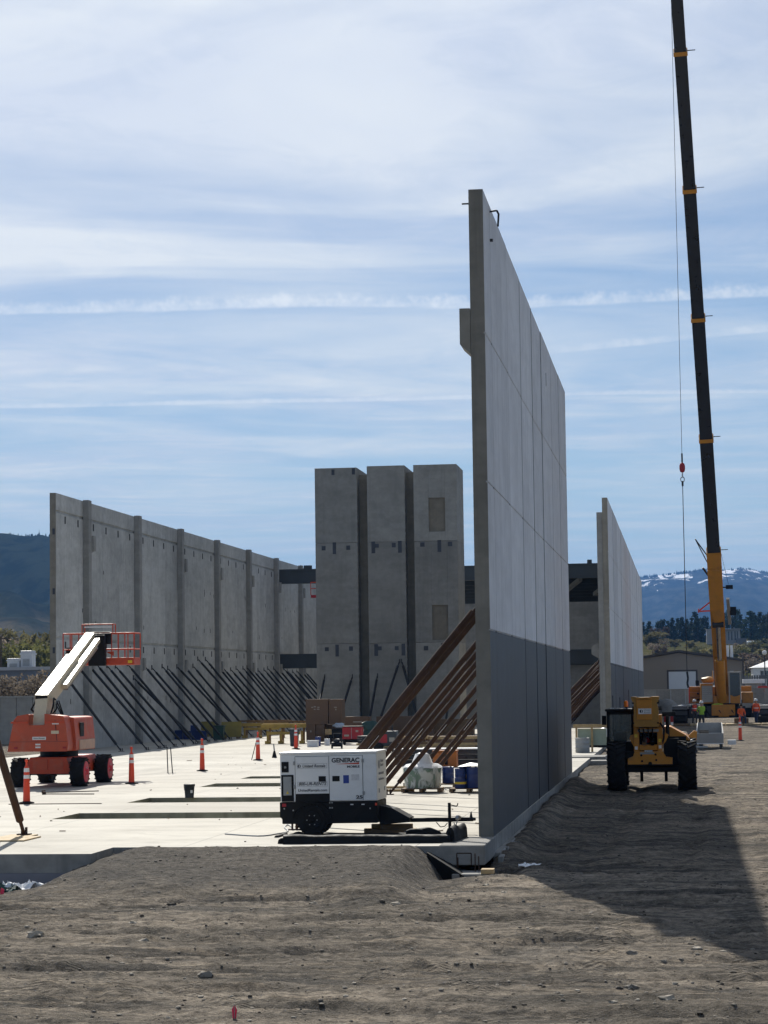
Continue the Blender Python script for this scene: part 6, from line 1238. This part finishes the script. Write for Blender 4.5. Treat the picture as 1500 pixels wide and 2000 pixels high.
def tree(kind, label, loc, h, group=None, name=None, wscale=1.0):
    if kind not in MESHES:
        s = sum(map(ord, kind))
        if kind.startswith('con'): MESHES[kind] = (conifer_mesh(s, 10, 2.1 + .5 * (s % 3)).mesh('crown', F_CON), trunk_mesh(10, .2, s, 0).mesh('trunk', BARK))
        else:
            mat = {'oli': F_OLIVE, 'bar': F_BARE, 'red': F_RED, 'grn': F_GRN, 'eve': F_CON}[kind[:3]]
            MESHES[kind] = (round_mesh(s, 10, 4.2, 30, .04 if kind[:3] != 'bar' else .03, 40 if kind[:3] != 'bar' else 26, .2).mesh('crown', mat), trunk_mesh(10, .22, s, 8).mesh('trunk', BARK))
    t = thing(name or ('conifer_tree' if kind.startswith('con') else 'shrub' if h < 5 else 'tree'), label, 'tree' if h >= 5 else 'shrub', loc, random.Random(int(loc[0] * 13 + loc[1])).random() * 6.28, group); k = h / 10; t.scale = (k * wscale, k * wscale, k)
    link('crown', MESHES[kind][0], t); link('trunk', MESHES[kind][1], t); return t
# tree belt along the terrace: (px, top py, depth, kind)
belt = [(1268, 1213, 712, 'conA', 1.3), (1289, 1209, 705, 'eveA', .9), (1304, 1212, 720, 'conB', 1.1), (1313, 1206, 700, 'conC', 1.1), (1323, 1207, 715, 'conA', 1.1), (1331, 1205, 705, 'conB', 1.0), (1341, 1208, 718, 'conC', 1.2), (1356, 1195, 705, 'conA', 1.25), (1362, 1206, 700, 'conB', 1.2), (1377, 1203, 710, 'eveA', .7), (1371, 1228, 696, 'conC', 1.2), (1394, 1212, 730, 'conB', 1.3), (1428, 1190, 735, 'eveB', .9), (1436, 1203, 740, 'conC', 1.3), (1446, 1200, 745, 'conA', 1.3), (1464, 1193, 705, 'conB', 1.3), (1472, 1196, 712, 'conC', 1.1), (1485, 1195, 730, 'conA', 1.3), (1498, 1196, 725, 'eveA', .9), (1494, 1214, 690, 'eveB', .9), (1512, 1198, 715, 'conB', 1.3), (1478, 1240, 680, 'eveA', 1.0), (1280, 1224, 690, 'redA', 1.1), (1300, 1223, 690, 'redB', 1.0), (1527, 1200, 720, 'conC', 1.2), (1255, 1215, 715, 'conB', 1.2), (1543, 1204, 710, 'conA', 1.2)]
for i, (px, py, y, kind, ws) in enumerate(belt):
    b = aty(px, py, y); z0 = hz(b.x, y); kd = 'reddish budding tree' if kind.startswith('red') else 'dark rounded evergreen' if kind.startswith('eve') else 'dark pointed conifer'
    tree(kind, '%s in the belt on the hillside terrace, %s in the planting' % (kd, ORD[i]), (b.x, y, z0 - .2), max(3, b.z - z0), 'trees in the hillside belt', wscale=ws * (1.0 if kind.startswith('con') else .75))
scrub = [(1272, 1247, 640, 'oliA', 'pale olive'), (1285, 1240, 640, 'oliB', 'pale olive'), (1298, 1255, 620, 'barA', 'bare purplish'), (1275, 1262, 600, 'barB', 'bare purplish'), (1290, 1268, 570, 'redA', 'bare reddish'), (1318, 1266, 610, 'oliA', 'pale olive'), (1352, 1268, 600, 'oliB', 'yellow green'), (1366, 1271, 560, 'grnA', 'yellow green'), (1425, 1263, 560, 'barA', 'bare grey'), (1436, 1266, 540, 'oliA', 'pale olive'), (1449, 1270, 540, 'grnA', 'yellow green'), (1462, 1262, 560, 'oliB', 'pale olive'), (1476, 1258, 590, 'grnB', 'green'), (1490, 1255, 600, 'eveB', 'dark green'), (1500, 1262, 570, 'grnA', 'green'), (1458, 1284, 480, 'redB', 'bare brown'), (1470, 1287, 470, 'barB', 'bare brown'), (1488, 1284, 480, 'redA', 'bare brown'), (1410, 1272, 520, 'oliA', 'pale olive'), (1385, 1274, 530, 'oliB', 'pale olive'), (1265, 1282, 500, 'barA', 'bare tan'), (1510, 1275, 500, 'oliA', 'pale olive')]
for i, (px, py, y, kind, l) in enumerate(scrub):
    b = aty(px, py, y); z0 = hz(b.x, y); tree(kind, '%s shrub on the slope above the tan building, %s in the thicket' % (l, ORD[i]), (b.x, y, z0 - .2), max(3.2, min(8.0, b.z - z0 + 1.0)), 'scrub on the hillside', wscale=1.45)
# pale building among the trees
y = 670; hb = thing('hillside_building', 'pale concrete building on the hillside terrace behind the crane boom', 'building', (aty(1380, 1240, y).x, y, 0)); zb = hz(hb.location.x + 4, y) - 1
HBW = pm('pale_render', (.34, .33, .33), .8, .06, .4); x1 = aty(1446, 1240, y).x - hb.location.x; zt = aty(1400, 1230, y).z
MB().bx(0, x1 * .5, 0, 8, zb, zt).build('wall', HBW, hb); MB().bx(x1 * .5, x1, 1, 8, zb, zt - .1).build('wall', HBW, hb); MB().bx(x1 * .88, x1 * 1.18, -1, 5, zb, zt - 2.6).build('annex', pm('annex_grey', (.16, .16, .17), .8, .08, .4), hb); MB().bx(-.1, x1 + .1, -.1, 8.1, zt, zt + .25).build('parapet', HBW, hb)
for x in (.64, .73, .83, .9): MB().bx(x1 * x, x1 * x + .35, .93, 1.0, zb + 2.2, zt - .5).build('window', GLASS, hb)
y = 640; cr_ = thing('caravan', 'white caravan parked on the hillside at the right', 'caravan', (aty(1459, 1264, y).x, y, hz(aty(1459, 1264, y).x, y) - .1)); MB().bx(0, 4.2, 0, 2, .5, 2.3).build('body', REFLECT, cr_, bevel=.2); MB().bx(.6, 1.4, -.03, 0, 1.3, 1.8).build('window', GLASS, cr_); MB().bx(2.2, 3.0, -.03, 0, 1.3, 1.8).build('window', GLASS, cr_)
for x in (1.0, 3.0): MB().lathe([(.15, -.1), (.32, -.1), (.32, .1), (.15, .1)], c=(x, .2, .3), n=12, axis='y').build('wheel', RUBBER, cr_)
# ------------------------------------------------------------------ left background
y = 240; gb_ = thing('grey_building', 'grey flat roofed building with rooftop units left of the long wall', 'building', (aty(-200, 1330, y).x, y, 0)); x1 = aty(64, 1330, y).x - gb_.location.x; zt = aty(20, 1303, y).z
GB = pm('blue_grey_cladding', (.16, .18, .21), .7, .06, .5); MB().bx(0, x1 + 2, 0, 18, 0, zt - .35).build('wall', GB, gb_); MB().bx(-.3, x1 + 2.3, -.3, 18.3, zt - .35, zt).build('parapet', pm('light_coping', (.42, .43, .44), .6, .05, 1), gb_)
def unit(px0, px1, py0, py1, label):
    a, b = aty(px0, py0, y + 6), aty(px1, py1, y + 6); t = thing('rooftop_unit', label, 'rooftop unit', (a.x, y + 6, zt - .4)); w, h = b.x - a.x, a.z - zt + .4; m = pm('galvanised', (.5, .51, .52), .4, .08, 2)
    MB().bx(0, w, 0, 1.6, 0, h).build('casing', m, t, bevel=.05); MB().bx(-.08, w + .08, -.08, 1.68, h * .8, h * .88).build('flange', m, t); MB().bx(w * .2, w * .8, -.03, 0, h * .25, h * .6).build('louvre', GREYPAINT, t); return t
unit(40, 62, 1271, 1300, 'tall grey rooftop unit on the grey building'); unit(14, 38, 1286, 1300, 'low grey rooftop unit on the grey building, left of the tall one')
lt = [(-30, 1232, 330, 'oliA', 'bare olive'), (8, 1233, 320, 'barA', 'bare branching'), (30, 1240, 340, 'oliB', 'olive'), (48, 1232, 330, 'barB', 'bare branching'), (66, 1246, 310, 'grnA', 'spring green'), (88, 1240, 320, 'oliA', 'olive green'), (104, 1244, 330, 'barA', 'bare'), (80, 1262, 300, 'grnB', 'low spring green'), (20, 1252, 300, 'grnA', 'low spring green'), (120, 1250, 330, 'oliB', 'olive')]
for i, (px, py, yy, kind, l) in enumerate(lt):
    b = aty(px, py, yy); tree(kind, '%s tree left of the long wall, %s of the group' % (l, ORD[i]), (b.x, yy, 0), b.z, 'trees left of the long wall', wscale=.85)
for i, (px, py, yy, kind) in enumerate(((6, 1322, 175, 'barA'), (30, 1313, 172, 'barB'), (52, 1310, 176, 'barA'), (74, 1318, 172, 'barB'), (92, 1322, 175, 'barA'), (-15, 1318, 174, 'barB'))):
    b = aty(px, py, yy); tree(kind, 'bare tan bush behind the low grey wall, %s from the left edge' % ORD[i], (b.x, yy, 0), b.z, 'bare bushes behind the low wall', wscale=1.0)
up = thing('utility_pole', 'dark utility pole with a cross arm at the left edge', 'pole', (aty(2, 1300, 280).x, 280, 0)); zt2 = aty(2, 1243, 280).z; MB().cyl((0, 0, 0), (0, 0, zt2), .13, .1).build('pole', BARK, up); MB().bx(-1.1, 1.2, -.06, .06, zt2 - .35, zt2 - .2).build('cross_arm', BARK, up)
# ------------------------------------------------------------------ mountains
def mountain(name, prof, y_crest, y_base, mat, seed, gul, nx=150, ny=70, rough=.1, bx0=-600, bx1=2100):
    pxs = np.linspace(bx0, bx1, nx); pys = np.interp(pxs, [p[0] for p in prof], [p[1] for p in prof]); V = VN(seed); vs = []
    crest = [aty(a, b, y_crest) for a, b in zip(pxs, pys)]; base = [atz(a, 1345, 0) for a in pxs]
    cx = np.array([c.x for c in crest]); cz = np.array([c.z for c in crest])
    f = (np.arange(ny + 12) / (ny - 1))[:, None]; yy = y_base + (y_crest - y_base) * f + 0 * cx; x = cx * yy / y_crest; f = f + 0 * cx
    hgt = cz * np.where(f <= 1, np.minimum(f, 1) ** 1.25, 1 - (f - 1) * 1.5)
    g = V.fbm(x / gul + 90, yy / gul * .45, 6, .55); rid = 1 - 2 * np.abs(V.fbm(x / gul * 1.6 + 140 + yy / gul * .5, yy / gul * .35, 4, .5))
    amp = np.sin(np.minimum(1, f) * np.pi).clip(0) ** .7
    hgt = hgt + cz * rough * amp * (g * 1.6 + (rid - .6) * 1.5) + cz * .012 * g * (f > .9)
    vs = np.stack([x, yy, np.maximum(hgt, -2)], -1).reshape(-1, 3).tolist()
    fs = [(j * nx + i, j * nx + i + 1, (j + 1) * nx + i + 1, (j + 1) * nx + i) for j in range(ny + 11) for i in range(nx - 1)]
    me = bpy.data.meshes.new(name); me.from_pydata(vs, [], fs); me.polygons.foreach_set('use_smooth', [True] * len(fs)); me.materials.append(mat); return struct(link(name, me)), crest
def mount_mat(name, snow):
    m, N, b = base_mat(name, 1.0, 0, 0.0); co = objc(N); z = N.xyz(co)[2]
    q = 1.0 if snow else 1.9; a = N.noise(N.mapping(co, (1, .3, 1)), .0045 * q, 6, .62, .8); f = N.noise(N.mapping(co, (1, .25, 1)), .03 * q, 6, .7); s = N.noise(N.mapping(co, (1, .13, 1)), .014 * q, 8, .7, 1.2); big_ = N.noise(N.mapping(co, (1, .3, 1), (0, 0, 0), (900, 0, 0)), .0016, 3, .5)
    if snow:
        c = N.mix(N.smooth(f, .4, .65), (.022, .03, .034), (.06, .068, .066)); c = N.mix(N.smooth(a, .6, .72), c, (.085, .08, .07))
        hgt = N.smooth(z, 175, 330); k = N.smooth(N.math('ADD', N.math('ADD', N.math('MULTIPLY', s, .78), N.math('MULTIPLY', big_, .22)), N.math('MULTIPLY', hgt, .17)), .7, .74); c = N.mix(N.math('MULTIPLY', k, N.smooth(z, 150, 230)), c, (.85, .87, .9))
    else:
        up_ = N.smooth(N.math('ADD', z, N.math('MULTIPLY', N.math('SUBTRACT', a, .5), 130.0)), 50, 76)
        gr = N.mix(N.smooth(s, .42, .62), (.05, .052, .032), (.125, .105, .07)); fo = N.mix(N.smooth(f, .4, .65), (.012, .018, .015), (.04, .048, .034)); fo = N.mix(N.smooth(a, .62, .72), fo, (.065, .065, .05)); c = N.mix(up_, gr, fo); c = N.mix(N.math('MULTIPLY', N.smooth(f, .5, .6), .6), c, (.012, .018, .014))
    N.l(c, b.inputs['Base Color']); return m
mr, cre = mountain('snowy_mountain', [(-600, 1180), (700, 1160), (1100, 1138), (1253, 1128), (1290, 1123), (1340, 1117), (1375, 1112), (1420, 1114), (1455, 1110), (1500, 1119), (1600, 1135), (2100, 1170)], 7000, 3600, mount_mat('snow_ridge', True), 21, 900, rough=.09)
ml, crl = mountain('forested_mountain', [(-600, 1030), (-200, 1040), (0, 1047), (30, 1050), (60, 1051), (80, 1047), (110, 1055), (250, 1110), (500, 1200), (800, 1290), (1200, 1340), (2100, 1345)], 2300, 1000, mount_mat('forest_slope', False), 33, 280, rough=.17, nx=420, ny=140)
# ridge-line conifers and a mast
rb = MB(); rng = random.Random(8)
for k in range(420):
    left = k < 180; C = crl if left else cre
    if left: px = rng.uniform(-60, 120)
    else: px = rng.uniform(1240, 1530)
    i = (px + 600) / 2700 * (len(C) - 1); i0 = int(i); c = C[i0].lerp(C[i0 + 1], i - i0); h = rng.choice((.8, 1.2, 1.6, 3.2)) * rng.uniform(.6, 1.2) if left else rng.choice((1.5, 2, 3, 5)) * rng.uniform(.6, 1.2); r = h * rng.uniform(.3, .5) + (.8 if left else 2.5); sc = 1 - rng.uniform(0, .006)
    rb.cyl((c.x * sc, c.y * sc, c.z - (4 if left else 9)), (c.x * sc, c.y * sc, c.z + h), r, .3, n=5, sm=False)
struct(rb.build('ridge_forest', F_CON), 'stuff')
c = crl[int((80 + 600) / 2700 * (len(crl) - 1))]; rm = thing('radio_mast', 'tiny radio mast on the crest of the forested mountain', 'mast', (c.x, c.y, c.z - 2)); MB().cyl((0, 0, 0), (0, 0, 9), .35, .15, n=6).build('mast', DARKSTEEL, rm); MB().bx(-.6, .6, -.3, .3, 5, 5.8).build('dish_ring', DARKSTEEL, rm)
# ------------------------------------------------------------------ air
def haze():
    m = bpy.data.materials.new('haze_air'); m.use_nodes = True; nt = m.node_tree; nt.nodes.clear(); o = nt.nodes.new('ShaderNodeOutputMaterial'); v = nt.nodes.new('ShaderNodeVolumePrincipled')
    v.inputs['Color'].default_value = (.19, .46, 1.0, 1); v.inputs['Density'].default_value = 9e-5; v.inputs['Anisotropy'].default_value = 0.0; nt.links.new(v.outputs[0], o.inputs['Volume'])
    h = MB().bx(-14500, 14500, -900, 20500, -3.4, 390).build('haze', m); struct(h, 'stuff')
haze()
